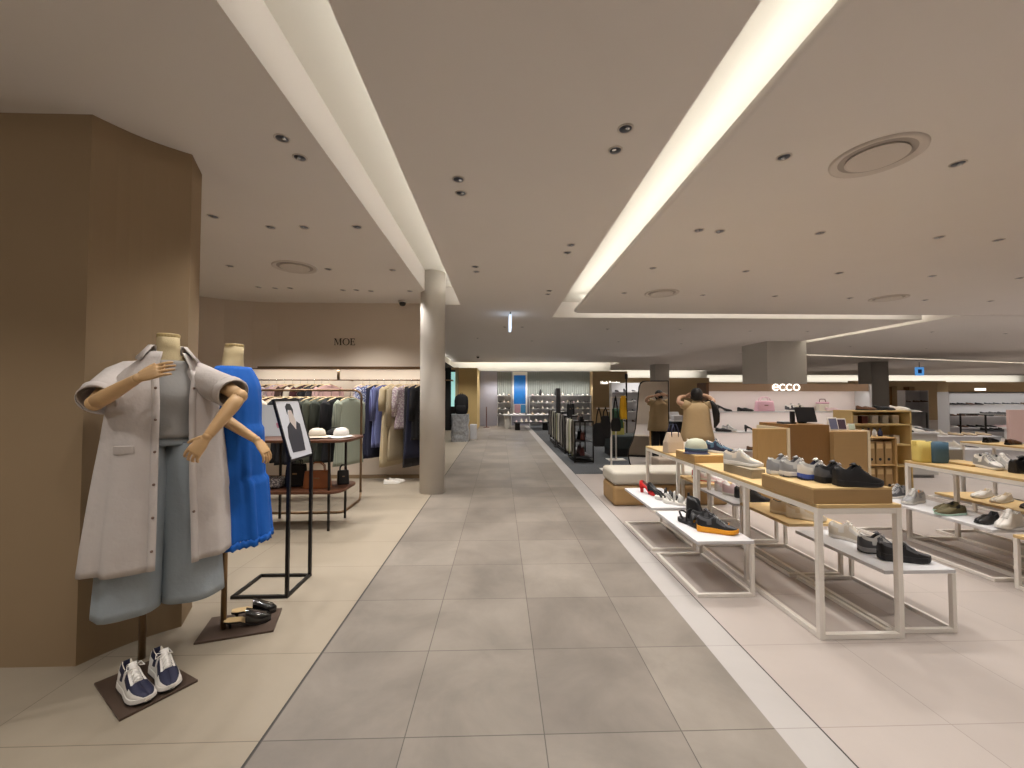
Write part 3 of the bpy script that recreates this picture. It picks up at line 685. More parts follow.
place(mule(-1), 'heeled_mule', 'black patent heeled mule in front on the plate below the blue dress', 'shoe', (-1.69,2.60,.0125), 24)
place(mule(1), 'heeled_mule', 'black patent heeled mule behind its mate on the plate below the blue dress', 'shoe', (-1.715,2.71,.0125), 26)

# ------------------------------------------------------------------ black sign stand
t = thing('poster_stand', 'black metal floor stand holding a tilted framed fashion poster', 'sign stand', (-1.52,3.185,0))
q = .011
m = MB()
for y in (-.175, .175): m.bx(-.39,.011,y-q,y+q,0,.02)
m.bx(-.39,-.37,-.175,.175,0,.02); m.bx(-.011,.011,-.175,.175,0,.02); m.build('base_loop', M['blackmetal'], t)
for y in (-.175, .175): MB().bx(-q,q,y-q,y+q,.02,1.0).build('upright', M['blackmetal'], t)
rot = Matrix.Rotation(R(-16), 3, 'Y'); c = Vector((-.055,0,1.19))
fr = MB()
for y in (-.178, .178): fr.box(c+rot @ Vector((0,y,0)), (.016,.016,.47), rot)
for z in (-.228, .228): fr.box(c+rot @ Vector((0,0,z)), (.016,.36,.016), rot)
fr.box(c+rot @ Vector((-.004,0,0)), (.006,.35,.45), rot)
frame = fr.build('frame', M['blackmetal'], t)
MB().box(c+rot @ Vector((.002,0,0)), (.004,.342,.442), rot).build('poster', M_('poster_paper', (206,208,216), .5), frame)
def flatpoly(name, poly, m, h):
    v = [c+rot @ Vector((h, y, z)) for y, z in poly]; n = len(v); return MB().add(v, [tuple(range(n))]).build(name, m, frame, solid=.001)
# figure: hair, face, shoulders in a white collar, dark sleeveless jacket
flatpoly('printed_figure', [(-.115,-.175),(.075,-.18),(.095,-.05),(.10,.03),(.055,.055),(.02,-.01),(-.04,.055),(-.095,.02),(-.12,-.06)], M_('ink_dark', (58,58,66)), .0052)
flatpoly('printed_figure', [(-.045,.06),(-.03,.13),(.0,.15),(.03,.13),(.045,.06),(.02,-.01),(-.005,.02)], M_('ink_skin', (196,184,178)), .0050)
flatpoly('printed_figure', [(-.05,.11),(-.055,.175),(-.02,.2),(.03,.195),(.05,.15),(.035,.10),(.02,.145),(-.03,.15)], M_('ink_hair', (44,46,50)), .0056)
# ------------------------------------------------------------------ clothing boutique
def hanger_mesh(parent):
    h = bpy.data.objects.new('hanger', None); COL.objects.link(h); h.parent = parent; h.empty_display_size = .03
    MB().tube([(.0,0,-.075),(0,0,-.02),(.012,0,.002),(.004,0,.017),(-.012,0,.012),(-.015,0,.0)], .0028, 6).build('hook', M['chrome'], h, smooth=True)
    MB().tube([(-.19,0,-.135),(-.14,0,-.108),(-.06,0,-.082),(0,0,-.074),(.06,0,-.082),(.14,0,-.108),(.19,0,-.135)], [(.006,.011),(.008,.013),(.009,.014),(.011,.015),(.009,.014),(.008,.013),(.006,.011)], 8).build('shoulder_bar', M['hanger'], h, smooth=True)
    return h
GC = {}
def garment(name, m, length, wid=.21, hem=.25, thick=.045, sleeve=.0, neck=.06, legs=False, seed=0, folds=5, label='', group=None):
    root = bpy.data.objects.new(name, None); root.empty_display_size = .05; COL.objects.link(root); tag(root, label, None, group)
    hanger_mesh(root)
    rr = []; N = 18
    if legs:
        MB().bx(-.15,.15,-.012,.012,-.15,-.115).build('waistband', M[m], root, bevel=.006)
        for sx in (-1, 1):
            rr = [ring_at(-.14-(length-.14)*i/N, .078+.03*i/N, thick*.75, sx*.078, 0, 22, folds=4, amp=.05+.05*i/N, ph=seed+sx) for i in range(N+1)]
            g = MB(); g.loft(rr, True, False, False); g.build('trouser_leg', M[m], root, smooth=True, solid=.004)
        return root
    for i in range(N+1):
        f = i/N
        if i < 5:
            q = i/4; a = neck+(wid-neck)*q**.85; z = -.085-.062*q; b = .018+(thick-.018)*q
        else:
            q = (i-4)/(N-4); a = wid*.93+(hem-wid*.93)*q; z = -.147-(length-.147)*q; b = thick*(1+.35*q)
        rr.append(ring_at(z, a, b, 0, 0, 40, folds=folds, amp=.012+.11*max(0, f-.25), ph=seed, sq=2.4))
    g = MB(); g.loft(rr, True, False, False); g.build('body', M[m], root, smooth=True, solid=.004)
    if sleeve:
        for sx in (-1, 1):
            g = cloth_tube(MB(), [(sx*wid*.86,0,-.150),(sx*wid*1.0,.004,-.18),(sx*wid*1.08,.01,-.18-sleeve*.45),(sx*wid*1.09,.016,-.18-sleeve)], [(.055,.034),(.062,.040),(.058,.042),(.05,.040)], 16, .07, seed+sx)
            g.build('sleeve', M[m], root, smooth=True, solid=.004)
    g = MB(); g.tube([(-neck,-.012,-.088),(-neck*.6,-.030,-.10),(0,-.034,-.108),(neck*.6,-.030,-.10),(neck,-.012,-.088),(neck*.6,.02,-.082),(0,.024,-.08),(-neck*.6,.02,-.082)], .0075, 6, True); g.build('collar', M[m], root, smooth=True)
    return root
def pattern(name, c1, c2, scale, kind='noise'):
    m = mat(name, c1, .9); nt = m.node_tree; b = nt.nodes['Principled BSDF']; tc = nt.nodes.new('ShaderNodeTexCoord')
    if kind == 'stripe': n = nt.nodes.new('ShaderNodeTexWave'); n.inputs['Scale'].default_value = scale; n.inputs['Distortion'].default_value = .6
    else: n = nt.nodes.new('ShaderNodeTexVoronoi'); n.inputs['Scale'].default_value = scale
    nt.links.new(tc.outputs['Object'], n.inputs['Vector']); mr = nt.nodes.new('ShaderNodeMapRange'); mr.inputs['From Min'].default_value = .35; mr.inputs['From Max'].default_value = .55
    nt.links.new(n.outputs['Fac' if kind == 'stripe' else 'Distance'], mr.inputs['Value'])
    mx = nt.nodes.new('ShaderNodeMix'); mx.data_type = 'RGBA'; mx.inputs[6].default_value = rgb(*c1); mx.inputs[7].default_value = rgb(*c2)
    nt.links.new(mr.outputs[0], mx.inputs[0]); nt.links.new(mx.outputs[2], b.inputs['Base Color']); M[name] = m
pattern('g_floral', (196,200,216), (92,100,140), 42); pattern('g_white_pat', (214,206,206), (170,150,160), 38); pattern('g_bluestripe', (120,130,176), (78,80,130), 14, 'stripe'); pattern('g_sage', (160,166,150), (132,140,128), 20, 'stripe')
pattern('g_dots', (206,204,200), (110,108,112), 60)
for k, c in (('g_navy',(34,36,58)),('g_beige',(186,170,140)),('g_khaki',(160,146,122)),('g_black',(26,26,30)),('g_dkgreen',(62,66,58)),('g_olive',(86,90,76)),('g_brown',(74,52,44)),('g_cream',(206,196,180)),('g_pink',(196,160,156)),('g_maroon',(70,34,36)),('g_char',(52,50,54)),('g_lav',(150,146,170))):
    M_(k, c, .92, var=.06, vscale=5, bump=.15, bscale=40)

# wall rail in the niche
t = thing('wall_rail', 'thin bronze hanging rail across the boutique niche', 'clothes rail', (-2.6,7.02,0))
MB().tube([(-1.75,0,1.71),(1.79,0,1.71)], .011, 12).build('rail', M['bronze'], t, smooth=True)
for x in (-1.72, 0, 1.76): MB().bx(x-.012,x+.012,.006,.275,1.70,1.72).build('wall_bracket', M['bronze'], t)
MB().bx(-.16,-.12,-.012,.012,1.712,1.884).build('hanging_bracket', M['bronze'], t)
right = [('patterned_blouse','g_white_pat',.62,.40,0,'patterned blouse at the left end of the right hand clothes row'),
 ('patterned_shirt','g_floral',.84,.42,.52,'blue and white patterned shirt beside a long navy dress'),
 ('navy_dress','g_navy',1.30,.0,0,'long navy dress with drooping hem between two blue shirts'),
 ('striped_shirt','g_bluestripe',1.12,.0,.5,'violet blue striped long shirt between navy dress and beige coat'),
 ('beige_coat','g_beige',1.44,.0,.34,'long beige dress with elbow sleeves, left of the two beige pieces'),
 ('beige_coat','g_khaki',1.34,.0,.60,'long sand coloured coat with long sleeves, right of the two beige pieces'),
 ('patterned_blouse','g_white_pat',.82,.0,.44,'pale patterned blouse between the sand coat and the black trousers'),
 ('dark_trousers','g_char',1.46,.0,0,'long charcoal trousers, first of the dark pieces beside the column'),
 ('dark_dress','g_navy',1.30,.0,0,'long navy dress second from the column on the wall rail'),
 ('dark_jacket','g_black',1.0,.0,.5,'black jacket next to the column at the right rail end')]
xs = [-2.33,-2.22,-2.09,-1.97,-1.84,-1.71,-1.60,-1.50,-1.41,-1.31]
for (nm, m_, ln, _, sl, lab), x in zip(right, xs):
    g = garment(nm, m_, ln, sleeve=sl, legs=nm == 'dark_trousers', hem=.27 if ln > 1.2 else .24, thick=.032, seed=x*7, label=lab); tag(g, cat='garment'); g.location = (x, 7.02, 1.71); g.rotation_euler.z = R(58+rnd.uniform(-6, 6))
left = [('g_brown','dark brown blouse',.75),('g_maroon','maroon cardigan',.8),('g_cream','cream blouse',.7),('g_brown','chocolate shirt',.9),('g_white_pat','pale patterned top',.75),('g_pink','dusty pink blouse',.8),('g_brown','umber knit',.8),('g_cream','ivory shirt',.85),('g_maroon','wine coloured top',.8),('g_black','black blouse',.9),('g_char','charcoal shirt',.9),('g_pink','rose coloured shirt',.8)]
xs = [-4.26,-4.14,-4.02,-3.90,-3.77,-3.64,-3.51,-3.38,-3.26,-3.14,-3.02,-2.9]
for i, ((m_, d_, ln), x) in enumerate(zip(left, xs)):
    where = 'at the left end of' if i == 0 else ('at the right end of' if i == 11 else 'half hidden in')
    g = garment('blouse', m_, ln, sleeve=.4, thick=.03, seed=i*1.7, label='%s %s the left hand row on the wall rail' % (d_, where)); tag(g, cat='garment'); g.location = (x, 7.02, 1.71); g.rotation_euler.z = R(54+rnd.uniform(-8, 8))

# free standing rounded rack
t = thing('garment_rack', 'bronze tube garment rack with rounded corners behind the walnut table', 'clothes rack', (-2.65,5.75,0))
def arc(c, r_, a0, a1, n=7): return [(c[0]+r_*math.cos(R(a0+(a1-a0)*i/n)), 0, c[1]+r_*math.sin(R(a0+(a1-a0)*i/n))) for i in range(n+1)]
hoop = arc((.62,1.415), .105, 0, 90)+arc((-.62,1.415), .105, 90, 180)
m = MB(); m.tube([(.725,0,.11)]+hoop+[(-.725,0,.11)], .016, 12); m.build('hoop', M['bronze'], t, smooth=True)
for sx in (1, -1):
    m = MB(); m.tube([(sx*.725,0,.11),(sx*.725,-.01,.05),(sx*.725,-.04,.022),(sx*.725,-.10,.016),(sx*.725,-.56,.016),(sx*.70,-.62,.016),(sx*.64,-.64,.016)], .016, 12); m.build('foot', M['bronze'], t, smooth=True)
MB().tube([(.64,-.64,.016),(-.64,-.64,.016)], .016, 12).build('floor_bar', M['bronze'], t, smooth=True)
rack = [('g_black','black coat','at the far left end of the free rack',.95),('g_brown','dark brown coat','second from the left on the free rack',.95),('g_cream','cream coat','behind the small framed card',.9),('g_black','black jacket','behind the tilted poster',.95),('g_black','black wrap dress','first of the black pieces right of the poster',.98),('g_char','charcoal jacket','between the black and the green pieces',.98),
        ('g_dkgreen','dark green shirt','first of the green pieces',.95),('g_olive','olive shirt','second of the green pieces',.95),('g_dkgreen','bottle green jacket','third of the green pieces',.95),('g_black','black shirt','just left of the sage dress',.95),('g_sage','sage striped shirt dress','at the right end of the free rack',1.0)]
for i, (m_, d_, where, ln) in enumerate(rack):
    x = -3.27+.116*i + (.03 if i == 10 else 0)
    g = garment('sage_dress' if i == 10 else 'hanging_coat', m_, ln, sleeve=.42, thick=.036, seed=i*2.3, label='%s hanging %s' % (d_, where)); tag(g, cat='garment'); g.location = (x, 5.75, 1.50); g.rotation_euler.z = R(64 if i == 10 else 50+rnd.uniform(-6, 6))

# walnut table with shelf
t = thing('display_table', 'dark walnut two tier table with rounded corners and thin black legs', 'table', (-2.21,4.70,0))
def rrect(x, y, r_, n=6): return [(sx*(x-r_)+r_*math.cos(R(a0+90*i/n)), sy*(y-r_)+r_*math.sin(R(a0+90*i/n))) for sx, sy, a0 in ((1,1,0),(-1,1,90),(-1,-1,180),(1,-1,270)) for i in range(n+1)]
MB().prism(rrect(.60,.32,.16), .945, .975).build('tabletop', M['walnut'], t, bevel=.006)
MB().prism(rrect(.52,.29,.14), .40, .428).build('shelf', M['walnut'], t, bevel=.005)
for x in (-.38, .38):
    for y in (-.235, .235): MB().bx(x-.011,x+.011,y-.011,y+.011,0,.945).build('leg', M['blackmetal'], t)
# things on the table
def cap(lab, mname, loc, rz):
    c = thing('sun_hat', lab, 'hat', loc, rz)
    MB().lathe([(.085,.02),(.088,.05),(.078,.085),(.05,.105),(.012,.11)], n=24, sy=.9).build('crown', M[mname], c, smooth=True)
    m = MB(); n = 36; m.loft([[Vector((r_*math.cos(2*PI*k/n), .92*r_*math.sin(2*PI*k/n), z+.010*math.sin(3*2*PI*k/n)*(r_-.08)*8)) for k in range(n)] for r_, z in ((.086,.022),(.11,.020),(.15,.010))], True, False, False); m.build('brim', M[mname], c, smooth=True, solid=.004)
    return c
cap('crumpled cream sun hat on the walnut table beside the poster', 'g_cream', (-2.02,4.60,.976), .3)
cap('white sun hat at the right end of the walnut table', 's_white', (-1.78,4.66,.976), 1.2)
b = thing('folded_pouch', 'small black pouch between the two hats on the walnut table', 'pouch', (-1.93,4.83,.976), .2)
MB().lathe([(.05,0),(.065,.02),(.06,.06),(.03,.078)], n=18, sx=1.2, sy=.7).build('body', M['blackfab'], b, smooth=True)
MB().tube([(-.05,0,.06),(-.03,0,.10),(.03,0,.10),(.05,0,.06)], .006, 6).build('strap', M['blackfab'], b, smooth=True)
pc = thing('photo_card', 'upright pale card with pink flowers standing on the walnut table', 'card', (-2.60,4.80,.976), R(12))
rc_ = Matrix.Rotation(R(-8), 3, 'X')
MB().box((0,.03,.18), (.33,.012,.36), rc_).build('card', M_('card_paper', (190,196,204), .6), pc)
MB().box((0,.065,.07), (.04,.06,.14)).build('back_stay', M_('card_paper', (190,196,204)), pc)
m = MB()
for i in range(16):
    p = rc_ @ Vector((rnd.uniform(.03,.14), -.008, rnd.uniform(-.10,.12))); m.box(Vector((0,.03,.18))+p, (rnd.uniform(.02,.04),.002,rnd.uniform(.02,.045)), rc_)
m.build('printed_flowers', M_('print_pink', (196,128,150)), pc)
# things on the shelf
b = thing('zip_pouch', 'pale grey dotted zip pouch lying on the table shelf', 'pouch', (-2.55,4.62,.429), .1)
MB().box((0,0,.06), (.30,.16,.115)).build('body', M['g_dots'], b, bevel=.03, seg=4); MB().tube([(-.12,-.02,.118),(.12,-.02,.118)], .005, 6).build('zip', M['blackmetal'], b)
def handbag(name, lab, mname, loc, rz, w=.26, h=.20, d=.11, strap=.10, soft=.03):
    b = thing(name, lab, 'bag', loc, rz)
    m = MB(); N = 8; m.loft([[Vector((sx, sy, z)) for sx, sy in [(x*(w/2)*(1-.10*(z/h)**2)/.5*.5*2*.5, y*(d/2)*(1-.35*z/h)) for x, y in [(math.copysign(abs(math.cos(a))**.35, math.cos(a)), math.copysign(abs(math.sin(a))**.35, math.sin(a))) for a in [2*PI*k/24 for k in range(24)]]]] for z in [h*i/N for i in range(N+1)]])
    m.build('body', M[mname], b, smooth=True, bevel=.008)
    for y in (-d*.22, d*.22): MB().tube([(-w*.28,y,h*.8),(-w*.25,y,h+strap*.6),(-w*.1,y,h+strap),(w*.1,y,h+strap),(w*.25,y,h+strap*.6),(w*.28,y,h*.8)], .006, 6).build('handle', M[mname], b, smooth=True)
    MB().bx(-w*.1,w*.1,-d/2*.85-.004,-d/2*.85+.006,h*.55,h*.62).build('clasp', M['brass'], b)
    return b
M_('bag_tan', (136,78,40), .5, bump=.1); M_('bag_pink', (214,170,184), .5, bump=.1); M_('bag_sand', (190,172,152), .7, bump=.1)
handbag('handbag', 'tan brown leather handbag on the shelf of the walnut table', 'bag_tan', (-2.01,4.60,.429), .15, .28, .19, .11, .09)
handbag('handbag', 'black soft bag on the shelf behind the dotted pouch', 'blackfab', (-2.30,4.72,.429), .1, .22, .24, .12, .06)
handbag('handbag', 'small black bag at the right end of the walnut shelf', 'black', (-1.80,4.78,.429), .5, .13, .16, .08, .06)
# pale shoe pair on the floor under the hanging clothes
for i, (x, y, d) in enumerate(((-1.90,6.80,10),(-1.85,6.92,14))):
    s = shoe('slip', 's_white', 's_white', None, None, 's_offwhite', 1-2*i, .26); place(s, None, 'pale slip on shoe on the floor under the wall rail, the %s of its pair' % ('nearer', 'farther')[i], 'shoe', (x, y, 0), d)

# ------------------------------------------------------------------ left side of the long aisle
t = thing('display_pedestal', 'chest high pedestal wrapped in crumpled silver foil by the aisle', 'pedestal', (-1.28,13.2,0))
m = MB(); rr = []; n = 44
for i in range(25):
    z = .86*i/24; rr.append([Vector((.27*math.copysign(abs(math.cos(a))**.45, math.cos(a))*(1+.10*noise.noise((math.cos(a)*3, math.sin(a)*3, z*7))+.05*noise.noise((math.cos(a)*9, math.sin(a)*9, z*18))), .27*math.copysign(abs(math.sin(a))**.45, math.sin(a))*(1+.10*noise.noise((math.cos(a)*3+5, math.sin(a)*3, z*7))), z)) for a in [2*PI*k/n for k in range(n)]])
m.loft(rr); m.build('foil_wrap', mat('silver_foil', (170,173,178), .35, .3, var=.75, vscale=16, bump=.9, bscale=22), t)
b = thing('backpack', 'black rounded backpack standing on the silver pedestal', 'bag', (-1.24,13.2,.865))
MB().loft([ring_at(z, a, d, 0, 0, 24) for z, a, d in ((0,.16,.11),(.04,.20,.14),(.2,.225,.155),(.42,.225,.15),(.55,.20,.13),(.62,.13,.09),(.64,.05,.04))]).build('body', M['blackfab'], b, smooth=True)
MB().loft([ring_at(z, a, d, 0, -.13, 20) for z, a, d in ((.05,.10,.04),(.08,.15,.055),(.22,.155,.06),(.28,.12,.04))]).build('front_pocket', M['blackfab'], b, smooth=True)
MB().tube([(-.04,.02,.62),(-.03,.02,.67),(.03,.02,.67),(.04,.02,.62)], .01, 6).build('loop', M['blackfab'], b)
t = thing('plinth', 'low white plinth just right of the silver pedestal', 'plinth', (-.88,13.6,0)); MB().bx(-.11,.11,-.2,.2,.03,.50).build('box', M['white'], t, bevel=.008); MB().bx(-.10,.10,-.19,.19,0,.03).build('base', M['whitemetal'], t)
t = thing('light_panel', 'pale teal lit glass panel in the dark shop opening left of the aisle', 'light panel', (-1.97,17.26,0)); MB().bx(-.085,.085,-.02,.02,1.0,2.45).build('glass', M_('teal_light', (150,196,190), .3, emit=.7), t); MB().bx(-.095,.095,-.03,.03,.0,1.0).build('base', M['blackmetal'], t); MB().bx(-.095,.095,-.03,.03,2.45,2.52).build('top_rail', M['blackmetal'], t)
t = thing('display_rack', 'dark rack stacked with grey goods behind the silver pedestal', 'shelf', (-2.2,13.2,0))
for x, y in ((-.35,-.5),(.35,-.5),(-.35,.5),(.35,.5)): MB().bx(x-.02,x+.02,y-.02,y+.02,0,1.2).build('post', M['blackmetal'], t)
for z in (.3, .7, 1.15): MB().bx(-.36,.36,-.52,.52,z,z+.03).build('shelf', M['blackmetal'], t)
for k in range(12):
    z = (.331,.731,1.181)[k % 3]; b = MB().box((0,0,.09), (.24,.17,.17)).build('folded_stack', M[('s_grey','g_char','s_lgrey')[k % 3 if k < 6 else (k+1) % 3]], bevel=.02); b.location = (-2.2+(-.2 if k % 2 else .2), 12.84+(k//3)*.24, z); tag(b, 'grey folded stack on the dark rack behind the silver pedestal', 'clothes', 'folded stacks on the dark rack')
# slim red stick thing by the lavender door left out; closing post of the ochre pier
t = thing('slim_stand', 'slim dark red stand in front of the lavender grey panel', 'stand', (-.62,18.8,0)); MB().tube([(0,0,.02),(0,0,.95)], .02, 10).build('pole', M['s_maroon'], t); MB().lathe([(.14,0),(.14,.015),(.03,.02)], n=20).build('foot', M['s_maroon'], t)
# ------------------------------------------------------------------ end wall of the aisle: poster, shoe shelves, table and bench
t = thing('blue_poster', 'tall blue backlit poster in a pale frame on the end wall', 'poster', (.97,19.985,0))
MB().bx(-.36,.36,-.05,0,.55,2.62).build('surround', M['whitemetal'], t)
MB().bx(-.30,.28,-.06,-.05,1.05,2.45).build('print', mat('poster_blue', (28,96,160), .4, var=.45, vscale=3.2, emit=.25), t)
MB().bx(-.26,.02,-.07,-.06,.62,1.02).build('lower_print', M_('poster_pink', (190,150,160), .5), t); MB().bx(.04,.28,-.07,-.06,.62,1.02).build('lower_print', M_('poster_sky', (70,140,190), .5), t)
def corrugated(lab, x0, x1, y, z0, z1):
    n = int((x1-x0)/.045); g = [[Vector((x0+(x1-x0)*k/n, y-.02*(k % 2)-.004*math.sin(k), z)) for k in range(n+1)] for z in (z0, z1)]
    o = grid_mesh(g).build('curtain', M_('curtain_grey', (132,136,132), .9), None, solid=.006); return tag(o, lab, 'curtain')
corrugated('pleated grey curtain left of the tall blue poster', -.13, .55, 19.96, 1.5, 2.62)
corrugated('pleated grey curtain right of the tall blue poster', 1.36, 4.40, 19.96, 1.5, 2.62)
def wall_shelf(lab, x, y, w_, levels, d=.32, h=1.5, back=True, rz=0):
    t = thing('shoe_shelf', lab, 'shelf', (x, y, 0), rz)
    if back: MB().bx(-w_/2,w_/2,d/2-.02,d/2,0,h).build('back_panel', M['white'], t)
    for z in levels: MB().bx(-w_/2,w_/2,-d/2,d/2-.02,z-.025,z).build('shelf_board', M['white'], t)
    for sx in (-1, 1): MB().bx(sx*w_/2-.015,sx*w_/2+.015,-d/2,d/2,0,h).build('side_panel', M['white'], t)
    return t
wall_shelf('white shoe shelf on the end wall left of the blue poster', .21, 19.75, .66, (.55,.82,1.12,1.46), h=1.48)
wall_shelf('long white shoe shelf on the end wall right of the blue poster', 2.9, 19.75, 2.95, (.55,.82,1.12,1.46), h=1.48)
FAR = [('slip','s_white','s_white'),('sneaker','s_offwhite','s_white'),('loafer','s_beige','s_brown'),('slip','s_black','s_black'),('sneaker','s_lgrey','s_white'),('flat','s_pink','s_beige'),('pump','s_black','s_black'),('loafer','s_brown','s_black'),('slip','s_dgrey','s_white'),('pump','s_beige','s_beige')]
def far_shoe(i, loc, deg, lab, grp, pal=None):
    st, up, so = FAR[i] if pal is None else pal
    s = shoe(st, up, so, None, None, None, 1 if i % 2 else -1, .27); return place(s, None, lab, 'shoe', loc, deg, grp)
def row(x0, x1, n, y, z, lab, grp, idx, deg=-90, jit=14, pairs=False):
    for k in range(n):
        x = x0+(x1-x0)*k/max(1, n-1); far_shoe(rnd.choice(idx), (x, y+.10*math.sin(R(-deg)), z), deg+rnd.uniform(-jit, jit), lab, grp)
area('shelf_led', (1.9, 19.45, 1.9), (0,.7,-1), (1,0,0), 5.2, .05, 26)
for z, nm in ((.551,'bottom'),(.821,'second'),(1.121,'third'),(1.461,'top')):
    row(-.0, .42, 3, 19.72, z, 'small shoe on the %s board of the white shelf left of the blue poster' % nm, 'shoes left of the blue poster, %s board' % nm, [0,1,2,3,4])
    row(1.56, 4.25, 12, 19.72, z, 'small shoe on the %s board of the long end wall shelf' % nm, 'end wall shoes, %s board' % nm, [0,1,2,4,5,0,1,8])
for x in (1.98, 2.72):
    v = thing('small_vase', 'tall slim black vase on the end wall shelf, the %s of two' % ('left' if x < 2.3 else 'right'), 'vase', (x, 19.86, 1.461)); MB().lathe([(.05,0),(.07,.06),(.06,.18),(.035,.26),(.045,.30)], n=16).build('body', M['black'], v, smooth=True)
    MB().lathe([(.03,.302),(.012,.303)], n=12).build('mouth', M['blackfab'], v)
def low_table(lab, x, y, w_, d, h, top='white', legs='blackmetal', name='display_table'):
    t = thing(name, lab, 'table', (x, y, 0))
    MB().bx(-w_/2,w_/2,-d/2,d/2,h-.05,h).build('tabletop', M[top], t, bevel=.006)
    for sx in (-1, 1): MB().bx(sx*(w_/2-.16)-.10,sx*(w_/2-.16)+.10,-d/2+.06,d/2-.06,0,h-.05).build('leg', M[legs], t, bevel=.004)
    return t
low_table('long white topped table with dark block legs before the end wall', 1.45, 18.3, 2.6, .8, .62, 'white', 'conc')
row(.35, 2.5, 9, 18.15, .621, 'small shoe on the long white table before the end wall', 'shoes on the end wall table', [0,3,1,4,0,2])
low_table('low dark bench carrying a row of shoes at the aisle end', 1.33, 17.4, 1.5, .45, .34, 's_dgrey', 'darkwall', 'display_bench')
row(.7, 1.9, 7, 17.3, .341, 'small pink or white shoe on the low dark bench', 'shoes on the low dark bench', [5,0,1])
# lit lettering on the tan pier (round letters, glowing)
t = thing('wall_lettering', 'lit white lettering Hush Puppies on the tan pier', 'sign', (4.80,19.39,2.02))
fc = bpy.data.curves.new('lettering', 'FONT'); fc.body = 'Hush Puppies'; fc.size = .185; fc.extrude = .012; fc.offset = .005
fo = bpy.data.objects.new('lettering', fc); COL.objects.link(fo); bpy.context.view_layer.update()
me = bpy.data.meshes.new_from_object(fo.evaluated_get(bpy.context.evaluated_depsgraph_get())); bpy.data.objects.remove(fo)
me.materials.clear(); me.materials.append(M['glow']); fo = bpy.data.objects.new('lettering', me); COL.objects.link(fo); fo.parent = t; fo.rotation_euler = (R(90), 0, 0)
wx = [v.co.x for v in me.vertices]; fo.scale = (.92/(max(wx)-min(wx)), 1, 1)

# ------------------------------------------------------------------ bag and accessory area on the grey carpet
def frame_rack(name, lab, x0, x1, y0, y1, h, shelves, top=None, m='blackmetal', r_=.014):
    t = thing(name, lab, 'rack', ((x0+x1)/2, (y0+y1)/2, 0)); a, b = (x1-x0)/2, (y1-y0)/2
    for sx in (-1, 1):
        for sy in (-1, 1): MB().bx(sx*a-r_,sx*a+r_,sy*b-r_,sy*b+r_,0,h).build('post', M[m], t)
    for z, rn in ((.03, 'floor_frame'), (h-.015, 'top_frame')):
        mm = MB()
        for sy in (-1, 1): mm.bx(-a+r_,a-r_,sy*b-r_*.8,sy*b+r_*.8,z-.012,z+.012)
        for sx in (-1, 1): mm.bx(sx*a-r_*.8,sx*a+r_*.8,-b+r_,b-r_,z-.012,z+.012)
        mm.build(rn, M[m], t)
    for z in shelves: MB().bx(-a+.004,a-.004,-b+.004,b-.004,z-.018,z).build('shelf_board', M[top or m], t)
    return t
M_('glassy', (176,182,178), .15, alpha=1); M_('scarf_olive', (150,150,116), .9, bump=.2); M_('scarf_grey', (130,126,120), .9, bump=.2); M_('scarf_pale', (196,192,180), .9, bump=.2); M_('scarf_dark', (58,52,52), .9); M_('scarf_mauve', (120,98,104), .9); M_('scarf_yellow', (226,178,40), .85, bump=.2); M_('scarf_green', (58,96,74), .85)
def scarf(lab, mname, x, y, ztop, ln, w_=.13, rz=0, grp=None, d=.05, x_rail=0.0, name='hanging_scarf'):
    """folded over a rail at ztop: two layers falling to different lengths"""
    o = thing(name, lab, 'scarf', (x, y, ztop), rz, grp)
    for s_, l_ in ((-1, ln), (1, ln*.92)):
        g = []
        for i in range(12):
            f = i/11; z = .014-l_*f if i else .016
            g.append([Vector((w_*(k/10-.5)*2*.5*(1+.25*f), s_*(.017+d*.3*min(1, f*4))+.012*math.sin(k*1.6+f*2+s_), z)) for k in range(11)])
        grid_mesh(g).build('fall', M[mname], o, smooth=True, solid=.004)
    g = [[Vector((w_*(k/10-.5), .017*math.cos(a), .014+.017*math.sin(a))) for k in range(11)] for a in [PI*i/6 for i in range(7)]]
    grid_mesh(g).build('fold', M[mname], o, smooth=True, solid=.004)
    return o
frame_rack('accessory_rack', 'black framed accessory rack nearest the camera on the grey carpet', 1.62, 2.02, 8.85, 9.7, .90, (.12,.46,.88), 's_dgrey')
for i, (mn, y, ln, d_) in enumerate((('scarf_pale',8.93,.74,'pale silk'),('scarf_olive',9.08,.80,'olive'),('scarf_grey',9.24,.72,'grey'),('scarf_pale',9.38,.78,'ivory'),('scarf_dark',9.55,.80,'dark plum'))):
    scarf('%s scarf hanging down the aisle side of the nearest accessory rack' % d_, mn, 1.575, y, .895, ln, .12, R(90), name='hanging_scarf')
for i, (x, y, z, mn, lab) in enumerate(((1.83,9.05,.465,'s_maroon','maroon leather bag on the middle board of the nearest accessory rack'),(1.83,9.4,.465,'blackfab','black bag on the middle board of the nearest accessory rack'),(1.83,9.1,.125,'s_maroon','wine coloured bag on the bottom board of the nearest accessory rack'),(1.83,9.45,.125,'scarf_mauve','mauve bag on the bottom board of the nearest accessory rack'),(1.80,9.06,.885,'blackfab','black bag lying on top of the nearest accessory rack'),(1.85,9.42,.885,'s_brown','brown bag lying on top of the nearest accessory rack'))):
    handbag('handbag', lab, mn, (x, y, z), R(90) if i > 3 else R(80), .22, .17 if z < .8 else .10, .12, .05)
frame_rack('accessory_rack', 'middle accessory rack of the row along the carpet edge', 1.62, 2.0, 10.2, 11.4, .95, (.1,.5,.93), 's_grey')
